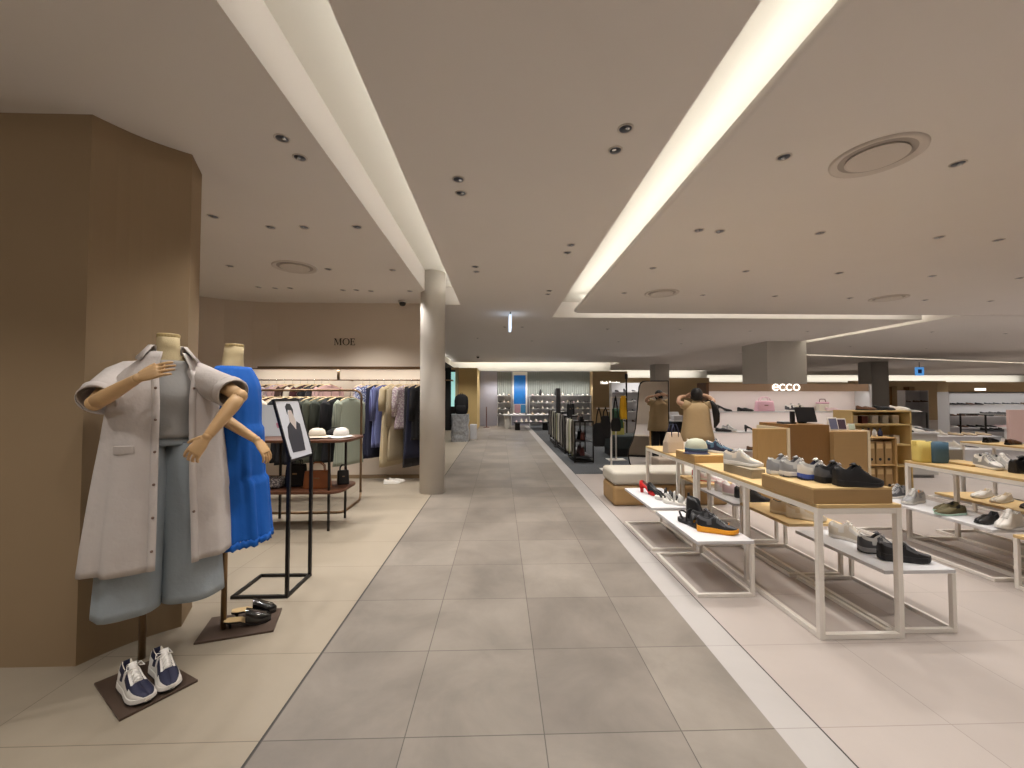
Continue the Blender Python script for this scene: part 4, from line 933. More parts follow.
for i, (mn, y, ln) in enumerate((('scarf_grey',10.3,.8),('scarf_dark',10.5,.84),('scarf_pale',10.75,.8),('scarf_grey',10.95,.82),('scarf_olive',11.15,.78),('scarf_dark',11.3,.84))):
    scarf('dull coloured scarf hanging on the middle accessory rack', mn, 1.575, y, .945, ln, .14, R(90), 'scarves on the middle accessory rack')
frame_rack('accessory_rack', 'farthest accessory rack of the row along the carpet edge', 1.62, 2.0, 11.9, 13.2, .98, (.1,.5,.96), 's_grey')
for i, (mn, y, ln) in enumerate((('scarf_pale',12.0,.8),('scarf_dark',12.3,.84),('scarf_grey',12.6,.8),('scarf_dark',12.9,.82))):
    scarf('dull coloured scarf hanging on the farthest accessory rack', mn, 1.575, y, .975, ln, .16, R(90), 'scarves on the farthest accessory rack')
t = thing('display_post', 'tall dark grey post standing among the accessory racks', 'post', (1.66,11.63,0)); MB().bx(-.06,.06,-.06,.06,.02,1.66).build('shaft', M['s_dgrey'], t, bevel=.005); MB().bx(-.13,.13,-.13,.13,0,.02).build('foot', M['blackmetal'], t)
for i, x in enumerate((1.85, 2.0)):
    handbag('handbag', 'black upright bag on top of the middle accessory rack, the %s' % ('left one', 'right one')[i], 'blackfab', (x-.06, 10.5+.5*i, .935), .3, .13, .30, .10, .10)

# white T stands with long handled bags and scarves
def t_stand(lab, x, y, h, arms):
    t = thing('bag_stand', lab, 'stand', (x, y, 0))
    MB().bx(-.015,.015,-.015,.015,.012,h).build('post', M['whitemetal'], t); MB().bx(-.2,.2,-.16,.16,0,.012).build('base_plate', M['whitemetal'], t)
    for x0, x1, z in arms: MB().bx(x0,x1,-.012,.012,z-.012,z+.012).build('arm', M['whitemetal'], t)
    return t
t_stand('slim white metal stand with two arms beside the tall mirror', 2.17, 7.95, 1.43, ((-.29,-.015,1.20),(.015,.30,1.415)))
def shoulder_bag(lab, x, y, ztop, strap, w_, h, mname='blackfab', d=.09):
    b = thing('shoulder_bag', lab, 'bag', (x, y, ztop))
    m = MB(); m.loft([ring_at(-strap-h*f, w_/2*q, d/2*q2, 0, 0, 24, folds=4, amp=.03, ph=f*3, sq=3) for f, q, q2 in ((0,.55,.3),(.06,.78,.6),(.35,1.0,.95),(.75,1.0,1.0),(.95,.9,.85),(1,.7,.6))]); m.build('body', M[mname], b, smooth=True)
    for s_ in (-1, 1): MB().tube([(-w_*.24,s_*.010,-strap-.02),(-w_*.16,s_*.013,-strap*.5),(-w_*.03,s_*.012,-.02),(0,s_*.006,.016),(w_*.03,s_*.012,-.02),(w_*.16,s_*.013,-strap*.5),(w_*.24,s_*.010,-strap-.02)], .009, 6).build('strap', M[mname], b, smooth=True)
    return b
shoulder_bag('black bag with a long strap hanging lowest on the white stand', 1.93, 7.95, 1.216, .30, .24, .46)
shoulder_bag('black bag hanging right of the lowest one on the white stand', 2.06, 7.95, 1.216, .16, .20, .44)
shoulder_bag('black bag hanging from the tall arm of the white stand', 2.26, 7.95, 1.431, .42, .20, .26)
scarf('bright yellow scarf hanging from the tall arm of the white stand', 'scarf_yellow', 2.41, 7.95, 1.413, .44, .10)
scarf('green scarf on a stand between yellow scarf and mirror', 'scarf_green', 2.62, 9.2, 1.12, .42, .26)
t_stand('low white stand holding the green scarf', 2.62, 9.2, 1.11, ((-.2,-.015,1.10),(.015,.2,1.10)))
t = thing('upholstered_bench', 'dark green grey upholstered bench behind the white bag stand', 'bench', (3.15,10.0,0))
MB().bx(-.55,.55,-.38,.38,.16,.50).build('seat', M_('bench_dark', (42,48,48), .9), t, bevel=.04, seg=3); MB().bx(-.50,.50,-.33,.33,0,.16).build('base', M['darkwall'], t)
t = thing('olive_box', 'yellow green cardboard box standing on the dark bench', 'box', (2.85,10.0,.501)); MB().bx(-.17,.17,-.12,.12,0,.26).build('body', M_('box_olive', (168,160,84), .8), t, bevel=.004); MB().bx(-.175,.175,-.125,.125,.261,.30).build('lid', M_('box_olive', (168,160,84)), t, bevel=.004)
# shelves behind mirror
wall_shelf('white shelf of dark shoes far behind the white bag stand', 5.1, 15.6, 1.7, (.45,.85,1.25,1.6), h=1.95)
for z, nm in ((.851,'lower'),(1.251,'upper'),(.451,'bottom'),(1.601,'top')):
    row(4.45, 5.75, 5, 15.55, z, 'dark shoe on the %s board of the shelf behind the bag stand' % nm, 'dark shoes behind the bag stand, %s board' % nm, [3,7,8,6])
t = thing('floor_lamp', 'slim dark post lamp behind the mirror on the left', 'lamp', (4.55,14.6,0)); MB().tube([(0,0,.02),(0,0,2.05)], .03, 10).build('pole', M['blackmetal'], t); MB().lathe([(.16,0),(.16,.02),(.03,.025)], n=20).build('base', M['blackmetal'], t); MB().lathe([(.05,2.05),(.055,2.2),(.04,2.24)], n=16).build('lamp_head', M['blackmetal'], t)

# ------------------------------------------------------------------ tall mirror, leaning person in front of it
MN = math.atan2(.34, 2.5)
t = thing('floor_mirror', 'tall free standing mirror with black rim, rounded top and flared foot', 'mirror', (2.98,8.0,0), -MN)
out = [(-.40,.03),(.34,.03),(.345,1.0),(.345,1.745),(-.10,1.745),(-.16,1.735),(-.205,1.70),(-.235,1.62),(-.27,1.2),(-.31,.8),(-.37,.55),(-.44,.38),(-.455,.25),(-.43,.12)]
MB().prism(out, .004, .03, 'y').build('frame', M['blackmetal'], t, bevel=.004)
cx = sum(p[0] for p in out)/len(out); ins = [(p[0]+(.018 if p[0] < 0 else -.018), p[1]+(.018 if p[1] < .5 else (-.018 if p[1] > 1.6 else 0))) for p in out]
MB().add([(a, .0035, b) for a, b in ins], [tuple(range(len(ins)))]).build('glass', M['mirror'], t)
MB().box((0,.20,.5), (.03,.03,1.1), Matrix.Rotation(R(18), 3, 'X')).build('back_stay', M['blackmetal'], t); MB().bx(-.3,.3,.32,.38,0,.03).build('floor_bar', M['blackmetal'], t)

def skin(name, nodes, edges, m, parent, root=0, sub=2):
    me = bpy.data.meshes.new(name); me.from_pydata([n_[0] for n_ in nodes], edges, []); o = bpy.data.objects.new(name, me); COL.objects.link(o); o.parent = parent
    sk = o.modifiers.new('skin', 'SKIN'); sk.use_smooth_shade = True; sk.branch_smoothing = .6
    lay = me.skin_vertices[0] if me.skin_vertices else None
    if lay is None:
        bm = bmesh.new(); bm.from_mesh(me); bm.verts.layers.skin.verify(); bm.to_mesh(me); bm.free(); lay = me.skin_vertices[0]
    for i, n_ in enumerate(nodes):
        rr_ = n_[1]; lay.data[i].radius = rr_ if isinstance(rr_, tuple) else (rr_, rr_); lay.data[i].use_root = (i == root)
    s_ = o.modifiers.new('subdivision', 'SUBSURF'); s_.levels = sub; s_.render_levels = sub; me.materials.append(m); return o
P0 = Vector((3.27, 6.72, 0))
ps = thing('person', 'person in a beige sleeveless coat with raised arms, seen from behind before the mirror', 'person', P0, R(-6))
M['skin'] = mat('skin_tone', (206,164,136), .55); M['hair'] = mat('black_hair', (22,18,18), .5, bump=.3, bscale=120, stretch=(8,8,1)); M['coat'] = mat('beige_coat_cloth', (186,160,120), .85, var=.05, bump=.3, bscale=18); M['mask'] = mat('black_mask', (20,20,22), .8); M['trousers'] = mat('black_trousers', (34,30,30), .9)
# +y is towards the mirror
nodes = [((0,0,.86),(.13,.10)), ((0,.01,1.02),(.115,.085)), ((0,0,1.18),(.125,.09)), ((0,-.01,1.27),(.11,.075)), ((0,0,1.335),(.045,.045)), ((0,.015,1.385),(.048,.055)), ((0,.02,1.45),(.07,.085)), ((0,.015,1.53),(.045,.055)),
 ((-.15,-.01,1.285),.050), ((-.30,.0,1.33),.042), ((-.245,.10,1.42),.033), ((-.13,.125,1.44),.027),
 ((.15,-.01,1.285),.050), ((.29,.0,1.35),.042), ((.23,.09,1.43),.033), ((.125,.10,1.465),.027),
 ((-.085,0,.80),.085), ((-.09,.01,.46),.056), ((-.09,-.01,.09),.036), ((-.09,.13,.035),(.036,.028)),
 ((.085,0,.80),.085), ((.09,.01,.46),.056), ((.09,-.01,.09),.036), ((.09,.13,.035),(.036,.028))]
edges = [(0,1),(1,2),(2,3),(3,4),(4,5),(5,6),(6,7),(3,8),(8,9),(9,10),(10,11),(3,12),(12,13),(13,14),(14,15),(0,16),(16,17),(17,18),(18,19),(0,20),(20,21),(21,22),(22,23)]
body = skin('body', nodes, edges, M['skin'], ps)
for s_, w_, dd in ((-1, (-.135,.125,1.44), (.8,.05,.25)), (1, (.13,.10,1.465), (-.8,.05,.15))):
    m = MB(); hand(m, w_, dd, (0,-.6,-.3), L=.165, curl=.3, thumb=-s_); m.build('hand', M['skin'], ps, smooth=True, remesh=.004)
# face: nose, eyes, mask, ears
f = MB(); f.ball((0,.108,1.445), (.012,.016,.018), 10, 7); f.build('nose', M['skin'], ps, smooth=True)
for s_ in (-1, 1):
    MB().ball((s_*.03,.093,1.468), (.012,.008,.007), 10, 6).build('eye', M['blackgloss'], ps, smooth=True); MB().ball((s_*.078,.015,1.45), (.012,.02,.03), 10, 7).build('ear', M['skin'], ps, smooth=True)
m = MB(); g = []
for i in range(7):
    z = 1.385+.065*i/6; g.append([Vector((.078*math.sin(a), .025+.092*math.cos(a)+(.010 if 2 < i < 6 else 0)*math.cos(a), z)) for a in [R(-75+150*k/12) for k in range(13)]])
grid_mesh(g).build('face_mask', M['mask'], ps, smooth=True, solid=.003)
m = MB(); m.loft([[Vector((a*math.cos(2*PI*k/24), y0+b*math.sin(2*PI*k/24)*(1 if math.sin(2*PI*k/24) < 0 else .72), z)) for k in range(24)] for z, a, b, y0 in ((1.36,.055,.06,-.035),(1.39,.082,.085,-.02),(1.44,.090,.10,-.01),(1.49,.092,.105,-.0),(1.53,.080,.095,.0),(1.56,.055,.07,0),(1.575,.02,.03,0))])
m.build('hair', M['hair'], ps, smooth=True)
# coat: sleeveless body shell over the torso, flaring; short cap sleeves; trousers
rr = [ring_at(z, a, b, 0, 0, 40, folds=6, amp=am, ph=.6) for z, a, b, am in ((.66,.265,.20,.035),(.8,.25,.19,.03),(.95,.225,.17,.025),(1.1,.205,.155,.02),(1.2,.20,.145,.015),(1.27,.185,.125,.01),(1.31,.13,.10,0),(1.335,.075,.075,0),(1.36,.066,.068,0))]
m = MB(); m.loft(rr, True, False, False); ct = m.build('coat', M['coat'], ps, smooth=True, solid=.006)
for s_ in (-1, 1):
    m = cloth_tube(MB(), [(s_*.12,0,1.27),(s_*.17,0,1.285),(s_*.235,.0,1.315)], [(.075,.085),(.078,.08),(.072,.07)], 18, .03, s_); m.build('sleeve', M['coat'], ct, smooth=True, solid=.004)
for s_ in (-1, 1):
    rr = [ring_at(z, a, a*1.05, s_*.092, .005, 24, folds=3, amp=.02, ph=s_) for z, a in ((.085,.07),(.3,.08),(.5,.09),(.72,.098),(.84,.09))]; m = MB(); m.loft(rr, True, False, False); m.build('trouser_leg', M['trousers'], ps, smooth=True, solid=.004)
    m = sole_bm(.25, .03, .025, s_, 1.1); m.xf(TR(s_*.09,-.075,0) @ RZ(R(90))); m.build('shoe', M['s_black'], ps, smooth=True)
# black shoulder bag worn on the right side
b = thing('shoulder_bag', 'black crescent shoulder bag hanging at the right side of the person', 'bag', (P0.x+.205, P0.y-.12, 0))
m = MB(); m.tube([(-.02,.0,1.36),(.02,-.02,1.28),(.045,-.03,1.15),(.05,-.03,1.02),(.02,-.02,.92)], [(.02,.012),(.045,.03),(.055,.045),(.045,.04),(.015,.012)], 14); m.build('body', M['black'], b, smooth=True)
MB().tube([(-.02,0,1.36),(-.05,.03,1.37),(-.085,.10,1.345)], .010, 8).build('strap', M['black'], b, smooth=True)

# draped table with white goods just left of the person
t = thing('draped_table', 'small black draped table with a white top left of the person', 'table', (3.76,8.60,0), R(4))
m = MB(); rr = [ring_at(z, a, b, 0, 0, 48, folds=9, amp=am, ph=.4, sq=4.5) for z, a, b, am in ((.02,.16,.18,.05),(.4,.145,.165,.03),(.8,.155,.155,.005),(.90,.155,.155,0))]; m.loft(rr, True, False, True); m.build('black_drape', M['blackfab'], t, smooth=True)
MB().bx(-.165,.165,-.165,.165,.902,.93).build('tabletop', M['white'], t, bevel=.004)
b = thing('shoe_box', 'open white shoe box on the small draped table', 'box', (3.76,8.60,.931), R(6)); MB().bx(-.11,.11,-.08,.08,0,.10).build('box_body', M['white'], b, bevel=.003); MB().box((0,.11,.11), (.22,.008,.13), Matrix.Rotation(R(-25), 3, 'X')).build('lid', M['white'], b)
t = thing('upholstered_block', 'grey beige upholstered block behind the white topped ottoman', 'seat', (2.72,6.2,0))
MB().bx(-.36,.36,-.16,.16,.04,.50).build('cushion', M_('greige_cloth', (158,144,130), .9, bump=.2, bscale=150), t, bevel=.02); MB().bx(-.34,.34,-.15,.15,0,.04).build('base', M['darkwall'], t)
t = thing('ottoman', 'long ottoman with an off white cushion on a tan base', 'ottoman', (2.25,5.62,0))
MB().bx(-.77,.77,-.28,.28,0,.27).build('base', M['kraft'], t, bevel=.05, seg=3)
MB().bx(-.775,.775,-.285,.285,.272,.45).build('cushion', M_('cushion_cream', (190,184,172), .85, bump=.1, bscale=120), t, bevel=.05, seg=4)
# ------------------------------------------------------------------ shoe display tables: white square tube frames
def tall_table(lab, x0, x1, y0, y1, h=.77, mids_l=(), mids_r=(), front_bar=True, top='oak'):
    t = thing('display_table', lab, 'table', ((x0+x1)/2, (y0+y1)/2, 0)); a, b = (x1-x0)/2, (y1-y0)/2; s = .016; W = M['whitemetal']
    cy = (y0+y1)/2
    for sx, ms in ((-1, mids_l), (1, mids_r)):
        for y in [-b+s, b-s]+[v-cy for v in ms]: MB().bx(sx*(a-s)-s,sx*(a-s)+s,y-s,y+s,0,h).build('leg', W, t, bevel=.002)
    m = MB()
    for sx in (-1, 1): m.bx(sx*(a-s)-s*.98,sx*(a-s)+s*.98,-b+2*s,b-2*s,h-.033,h-.001)
    for sy in (-1, 1): m.bx(-a+2*s,a-2*s,sy*(b-s)-s*.98,sy*(b-s)+s*.98,h-.033,h-.001)
    m.build('top_frame', W, t, bevel=.002)
    m = MB()
    for sx in (-1, 1): m.bx(sx*(a-s)-s*.98,sx*(a-s)+s*.98,-b+2*s,b-2*s,.001,.032)
    for sy in ((-1, 1) if front_bar else (1,)): m.bx(-a+2*s,a-2*s,sy*(b-s)-s*.98,sy*(b-s)+s*.98,.001,.032)
    m.build('floor_frame', W, t, bevel=.002)
    MB().bx(-a,a,-b,b,h+.0005,h+.0225).build('tabletop', M[top], t, bevel=.003)
    return t
def c_table(lab, x0, x1, y0, y1, h, top='white', legside=1):
    """low side table: top carried by legs on one long side only, over a floor loop"""
    t = thing('low_display_table', lab, 'table', ((x0+x1)/2, (y0+y1)/2, 0)); a, b = (x1-x0)/2, (y1-y0)/2; s = .013; W = M['whitemetal']; xl = legside*(a-s)
    for y in (-b+s, b-s): MB().bx(xl-s,xl+s,y-s,y+s,0,h-.024).build('leg', W, t, bevel=.002)
    m = MB()
    for sx in (-1, 1): m.bx(sx*(a-s)-s*.98,sx*(a-s)+s*.98,-b+2*s,b-2*s,.001,.026)
    for sy in (-1, 1): m.bx(-a+.001 if legside > 0 else -a+2*s,a-2*s if legside > 0 else a-.001,sy*(b-s)-s*.98,sy*(b-s)+s*.98,.001,.026)
    m.build('floor_frame', W, t, bevel=.002)
    MB().bx(-a,a,-b,b,h-.024,h).build('tabletop', M[top], t, bevel=.003)
    return t
tall_table('tall oak topped display table whose front end carries the wide tan plinth', 1.89, 2.405, 2.40, 3.93, mids_l=(3.14,))
tall_table('tall oak topped display table behind, carrying the paper tote and the hat', 1.89, 2.385, 3.95, 5.28, mids_l=(4.35,), mids_r=(4.6,))
c_table('low white side table nearest on the aisle side, under boots and yellow soled shoes', 1.41, 1.83, 2.92, 3.70, .40)
c_table('low white side table with the red shoe on the aisle side', 1.41, 1.83, 3.80, 4.62, .40)
c_table('low white side table at the front right, under the tall table', 2.335, 2.785, 2.45, 3.20, .38)
c_table('low oak side table behind the front white one', 2.30, 2.745, 3.23, 3.89, .42, 'oak')
c_table('low white side table with a black shoe behind the low oak one', 2.30, 2.745, 3.99, 4.70, .38)
c_table('low oak side table at the far right end, before the ottoman', 2.30, 2.745, 4.73, 5.24, .42, 'oak')
def plinth(lab, x, y, z, w_, d, h, m, rz=0, name='display_plinth'):
    t = thing(name, lab, 'plinth', (x, y, z), rz); MB().bx(-w_/2,w_/2,-d/2,d/2,0,h-.012).build('body', M[m], t, bevel=.002); MB().bx(-w_/2,w_/2,-d/2,d/2,h-.0118,h).build('lid', M['oak'] if m in ('kraft','oak2') else M[m], t, bevel=.002); return t
TA = .7926
plinth('wide tan wooden plinth on the front end of the nearest tall table', 2.122, 2.66, TA, .485, .49, .095, 'kraft')
plinth('low oak plinth under the hat on the farther tall table', 2.06, 4.13, TA, .36, .42, .075, 'oak2')
plinth('small grey plinth under a single white running shoe', 2.01, 3.34, TA, .12, .34, .07, 's_beige', R(6))
M['s_greige'] = mat('greige_board', (146,134,114), .8)
for o in bpy.data.objects:
    if o.get('label', '').startswith('small grey plinth'):
        for ch in o.children: ch.data.materials[0] = M['s_greige']
PZ = TA+.0955
def S(style, up, so, ov, la, li, side, L, so2, lab, x, y, z, deg, grp=None, tilt=None, name=None):
    return place(shoe(style, up, so, ov, la, li, side, L, so2), name, lab, 'shoe', (x, y, z), deg, grp, None, tilt)
# on the wide plinth
S('sneaker','s_lgrey','s_white','s_grey','s_white','s_grey',1,.26,None,'pale grey sneaker at the left back of the wide tan plinth',1.90,2.855,PZ,4)
S('runner','s_lgrey','s_white','s_grey','s_white','s_dgrey',1,.27,'s_dgrey','grey and white running shoe second from the left on the wide tan plinth',1.93,2.765,PZ,-2)
S('runner','s_lgrey','s_blue','s_white','s_white','s_navy',-1,.27,'s_navy','white running shoe with a blue sole in the middle of the wide tan plinth',1.985,2.67,PZ,-3)
S('runner','s_black','s_black','s_dgrey','s_grey','s_black',1,.27,'s_black','black running shoe behind the nearest black one on the wide tan plinth',2.025,2.572,PZ,-4)
S('runner','s_black','s_black','s_black','s_black','s_black',-1,.28,None,'all black running shoe nearest the camera on the wide tan plinth',2.06,2.475,PZ,-5)
# single shoe on its small plinth
S('runner','s_offwhite','s_white','s_lgrey','s_white','s_black',1,.29,None,'white running shoe standing alone on the small grey plinth',1.92,3.46,TA+.0705,-48)
# low tables right side
S('sneaker','s_white','s_white','s_offwhite','s_white','s_offwhite',1,.27,None,'all white sneaker at the back of the front white side table',2.50,3.06,.3805,-58)
S('runner','s_lgrey','s_grey','s_dgrey','s_grey','s_black',1,.27,'s_black','grey and black running shoe of the front white side table, the farther',2.45,2.75,.3805,-16)
S('chunky','s_dgrey','s_black','s_black','s_grey','s_black',-1,.28,None,'dark grey and black running shoe of the front white side table, the nearer',2.47,2.625,.3805,-13)
S('sneaker','s_beige','s_offwhite','s_beige','s_white','s_black',1,.26,None,'beige sneaker on the low oak side table, the farther of the pair',2.38,3.56,.4205,-42)
S('sneaker','s_beige','s_offwhite','s_offwhite','s_white','s_black',-1,.27,None,'beige sneaker on the low oak side table, the nearer of the pair',2.42,3.42,.4205,-34)
S('sneaker','s_pink','s_white','s_white','s_white','s_white',1,.25,None,'pale pink sneaker on the second low white table, the farther',2.42,4.56,.3805,-50)
S('sneaker','s_pink','s_white','s_pink','s_white','s_white',-1,.25,None,'pale pink sneaker on the second low white table, the nearer',2.42,4.40,.3805,-46)
S('sneaker','s_black','s_black','s_black','s_black','s_black',1,.27,None,'black sneaker on the second low white table, behind its mate',2.46,4.25,.3805,-36)
S('sneaker','s_black','s_black','s_black','s_black','s_brown',-1,.27,None,'black sneaker at the front of the second low white table',2.44,4.12,.3805,-30)
S('runner','s_white','s_white','s_red','s_white','s_dgrey',1,.26,'s_red','white and red running shoe on the far low oak table, the farther',2.40,5.06,.4205,-42)
S('runner','s_white','s_white','s_pink','s_white','s_dgrey',-1,.26,'s_red','white and red running shoe on the far low oak table, the nearer',2.42,4.93,.4205,-38)
# aisle side low tables
def sandal(lab, m, so, x, y, z, deg, side=1, L=.26, high=False):
    r_ = thing('sandal', lab, 'shoe', (x, y, z), R(deg))
    sole_bm(L, .034, .024, side, 1.12).build('sole', M[so], r_, bevel=.003)
    rows, K = upper_grid(L, LOW, .034, .024, side, -1, -.5)
    for i0, i1 in ((10, 12), (13, 14), (7, 8)): grid_mesh([[p for p in rw] for rw in rows[i0:i1+1]]).build('strap', M[m], r_, smooth=True, solid=.004)
    m_ = MB(); m_.tube([(.07,.033,.03),(.045,.036,.07),(.018,.022,.085),(.010,0,.088),(.018,-.022,.085),(.045,-.036,.07),(.07,-.033,.03)], [(.011,.004)]*7, 8); m_.build('heel_strap', M[m], r_, smooth=True)
    return r_
S('pump','s_red','s_red',None,None,'s_maroon',1,.24,None,'red high heeled shoe at the back of the aisle side table',1.53,4.44,.4005,-62)
S('pump','s_black','s_black',None,None,'s_black',-1,.24,None,'black high heeled shoe beside the red one on the aisle side table',1.575,4.33,.4005,-62)
sandal('black and white strappy sandal behind its mate near the red shoe', 's_black', 's_white', 1.57,4.12,.4005,-35)
sandal('silver grey strappy sandal at the near end of the red shoe table', 's_lgrey', 's_white', 1.60,3.98,.4005,-32, -1)
# a single black sandal standing upright on its toe with the sole showing
t = thing('ankle_boot', 'tall black boot standing upright at the back of the nearest white side table', 'shoe', (1.575,3.42,.4005), R(-62))
rows, K = upper_grid(.25, [(0,.20),(.06,.205),(.2,.2),(.34,.195),(.42,.17),(.5,.105),(.62,.07),(.8,.052),(.92,.04),(1,.02)], .03, .02, 1, .03, .42)
grid_mesh(rows).build('shaft', M['s_black'], t, smooth=True); sole_bm(.25,.03,.02,1,1.1).build('sole', M['s_black'], t, bevel=.003); MB().box((.012,0,.21), (.012,.02,.04)).build('pull_tab', M['s_black'], t, bevel=.003)
sandal('black strappy sandal in front of the tall black boot', 's_black', 's_black', 1.50,3.40,.4005,-70)
S('chunky','s_black','s_orange','s_dgrey','s_black','s_black',1,.27,None,'black running shoe with a thick yellow orange sole, the farther of the pair',1.55,3.30,.4005,-26)
S('chunky','s_dgrey','s_orange','s_black','s_grey','s_black',-1,.28,None,'black running shoe with a thick yellow orange sole, the nearer of the pair',1.53,3.16,.4005,-24)
# on the farther tall table
t = thing('paper_tote', 'beige paper tote bag with black handles on the farther tall table', 'bag', (1.99,4.66,TA), R(10))
m = MB(); m.loft([[Vector((sx*w_/2, sy*d/2, z)) for sx, sy in ((-1,-1),(1,-1),(1,1),(-1,1))] for z, w_, d in ((0,.21,.11),(.12,.205,.10),(.21,.15,.07),(.23,.14,.06))]); m.build('body', M['bag_sand'], t, bevel=.008)
for y in (-.035, .035): MB().tube([(-.04,y,.17),(-.045,y,.25),(-.02,y*.9,.32),(.02,y*.9,.32),(.045,y,.25),(.04,y,.17)], .006, 6).build('handle', M['s_navy'], t, smooth=True)
S('sneaker','s_white','s_white','s_offwhite','s_white','s_offwhite',1,.25,None,'white sneaker half hidden behind the paper tote',2.14,4.86,TA,-30)
t = thing('cap', 'rounded grey green hat with navy and teal stripes on the oak plinth', 'hat', (1.985,4.10,TA+.0755), R(-18))
MB().lathe([(.095,0),(.10,.03),(.098,.07),(.085,.11),(.055,.135),(.015,.145)], n=28, sx=1.05).build('crown', M_('hat_sage', (176,178,160), .85, bump=.2), t, smooth=True)
n = 36
for z0, z1, mm, r_ in ((.006,.028,'s_navy',.1015),(.03,.05,'s_teal',.1018)):
    m = MB(); m.loft([[Vector((1.05*r_*math.cos(2*PI*k/n), r_*math.sin(2*PI*k/n), z)) for k in range(n)] for z in (z0, z1)], True, False, False); m.build('stripe', M[mm], t, smooth=True, solid=.003)
m = MB(); g = [[Vector((1.05*(r_)*math.cos(a), r_*math.sin(a)*1.0, .012-.25*(r_-.10))) for a in [R(-150+110*k/14) for k in range(15)]] for r_ in (.10,.125,.15)]; grid_mesh(g).build('brim', M['s_navy'], t, smooth=True, solid=.004)
S('sneaker','s_teal','s_white','s_navy','s_white','s_white',-1,.25,None,'blue and white sneaker right of the striped hat',2.12,4.17,TA+.0755,-45)

# ------------------------------------------------------------------ second row of tables, on the right
c_table('low white side table with grey and olive shoes on the right', 3.83, 4.29, 3.10, 4.35, .40)
c_table('low oak side table cut by the right edge of the photo', 3.86, 4.36, 2.20, 3.00, .40, 'oak', -1)
tall_table('tall oak topped table on the right carrying the yellow and blue totes', 4.07, 4.60, 2.3, 4.02, mids_r=(3.1,))
c_table('low oak board table with white clogs behind the right tall table', 4.62, 5.06, 3.3, 4.25, .42, 'oak')
S('sneaker','s_grey','s_white','s_dgrey','s_white','s_black',1,.27,None,'dark grey sneaker at the far left of the right white side table',4.18,4.13,.4005,190)
S('sneaker','s_grey','s_white','s_lgrey','s_lgrey','s_orange',-1,.28,None,'grey sneaker with an orange heel lining on the right white side table',4.14,3.92,.4005,196)
S('slip','s_olive','s_mint',None,None,'s_black',1,.28,None,'olive shoe with a mint sole on the right white side table, the nearer',4.09,3.52,.4005,186)
S('slip','s_olive','s_mint',None,None,'s_black',-1,.28,None,'olive shoe with a mint sole on the right white side table, the farther',4.17,3.64,.4005,192)
S('loafer','s_black','s_black',None,None,'s_dgrey',1,.27,None,'black flat shoe in front of the white sneaker on the right',4.14,3.33,.4005,200)
S('sneaker','s_white','s_white','s_white','s_white','s_lgrey',-1,.28,None,'white sneaker at the near end of the right white side table',4.16,3.19,.4005,196)
for i, (x, y, z, up, lab) in enumerate(((4.99,4.06,.4205,'s_white','white clog on the low oak board, the farther'),(4.97,3.88,.4205,'s_offwhite','off white clog on the low oak board, the nearer'),(4.98,3.66,.4205,'s_black','black shoe on the low oak board beside the clogs'))):
    S('slip',up,'s_white' if i < 2 else 's_black',None,None,'s_beige' if i < 2 else 's_black',1,.27,None,lab,x,y,z,198)
def tote(lab, m, x, y, z, w_, h, rz):
    t = thing('tote_bag', lab, 'bag', (x, y, z), rz); mm = MB()
    mm.loft([ring_at(zz, a, b, 0, 0, 28, sq=5) for zz, a, b in ((0,w_*.44,.05),(h*.1,w_*.47,.055),(h*.6,w_*.49,.056),(h,w_*.5,.055),(h,w_*.47,.045),(h*.2,w_*.44,.04))], True, True, True); mm.build('body', M[m], t, smooth=True)
    for sx in (-1, 1): MB().bx(sx*w_*.5-.008,sx*w_*.5+.008,-.02,.02,h*.8,h*1.0).build('side_strap', M['s_dgrey'] if sx > 0 else M[m], t, bevel=.002)
    return t
tote('pale yellow tote at the left end of the right tall table', 's_yellow', 4.145,3.92,TA,.125,.205,R(-6)); M['s_yellow'].node_tree.nodes['Principled BSDF'].inputs['Base Color'].default_value = rgb(226,204,116)
tote('blue tote beside the yellow one on the right tall table', 's_skyblue' if 's_skyblue' in M else 's_teal', 4.255,3.88,TA,.150,.20,R(-8))
plinth('thin pale board lying on the right tall table under black shoes', 4.42, 3.80, TA, .22, .34, .02, 'oak2')
S('runner','s_black','s_black','s_navy','s_black','s_black',1,.26,None,'black running shoe behind the striped white ones on the right tall table',4.38,3.90,TA+.0205,170)
S('sneaker','s_white','s_white','s_grey','s_white','s_black',1,.24,None,'white sneaker facing the camera on the right tall table, the left one',4.38,3.66,TA,-100)
S('sneaker','s_lgrey','s_white','s_white','s_white','s_black',-1,.24,None,'white sneaker facing the camera on the right tall table, the right one',4.49,3.62,TA,-100)
S('runner','s_black','s_black','s_black','s_black','s_black',-1,.29,None,'large black shoe at the right edge of the photo on the tall table',4.30,3.33,TA,12)
S('runner','s_dgrey','s_black','s_black','s_black','s_black',1,.28,None,'dark grey shoe beside the large black one on the right tall table',4.30,3.17,TA,12)
plinth('grey box standing behind the striped white sneakers', 4.47, 3.97, TA, .2, .09, .12, 's_grey')

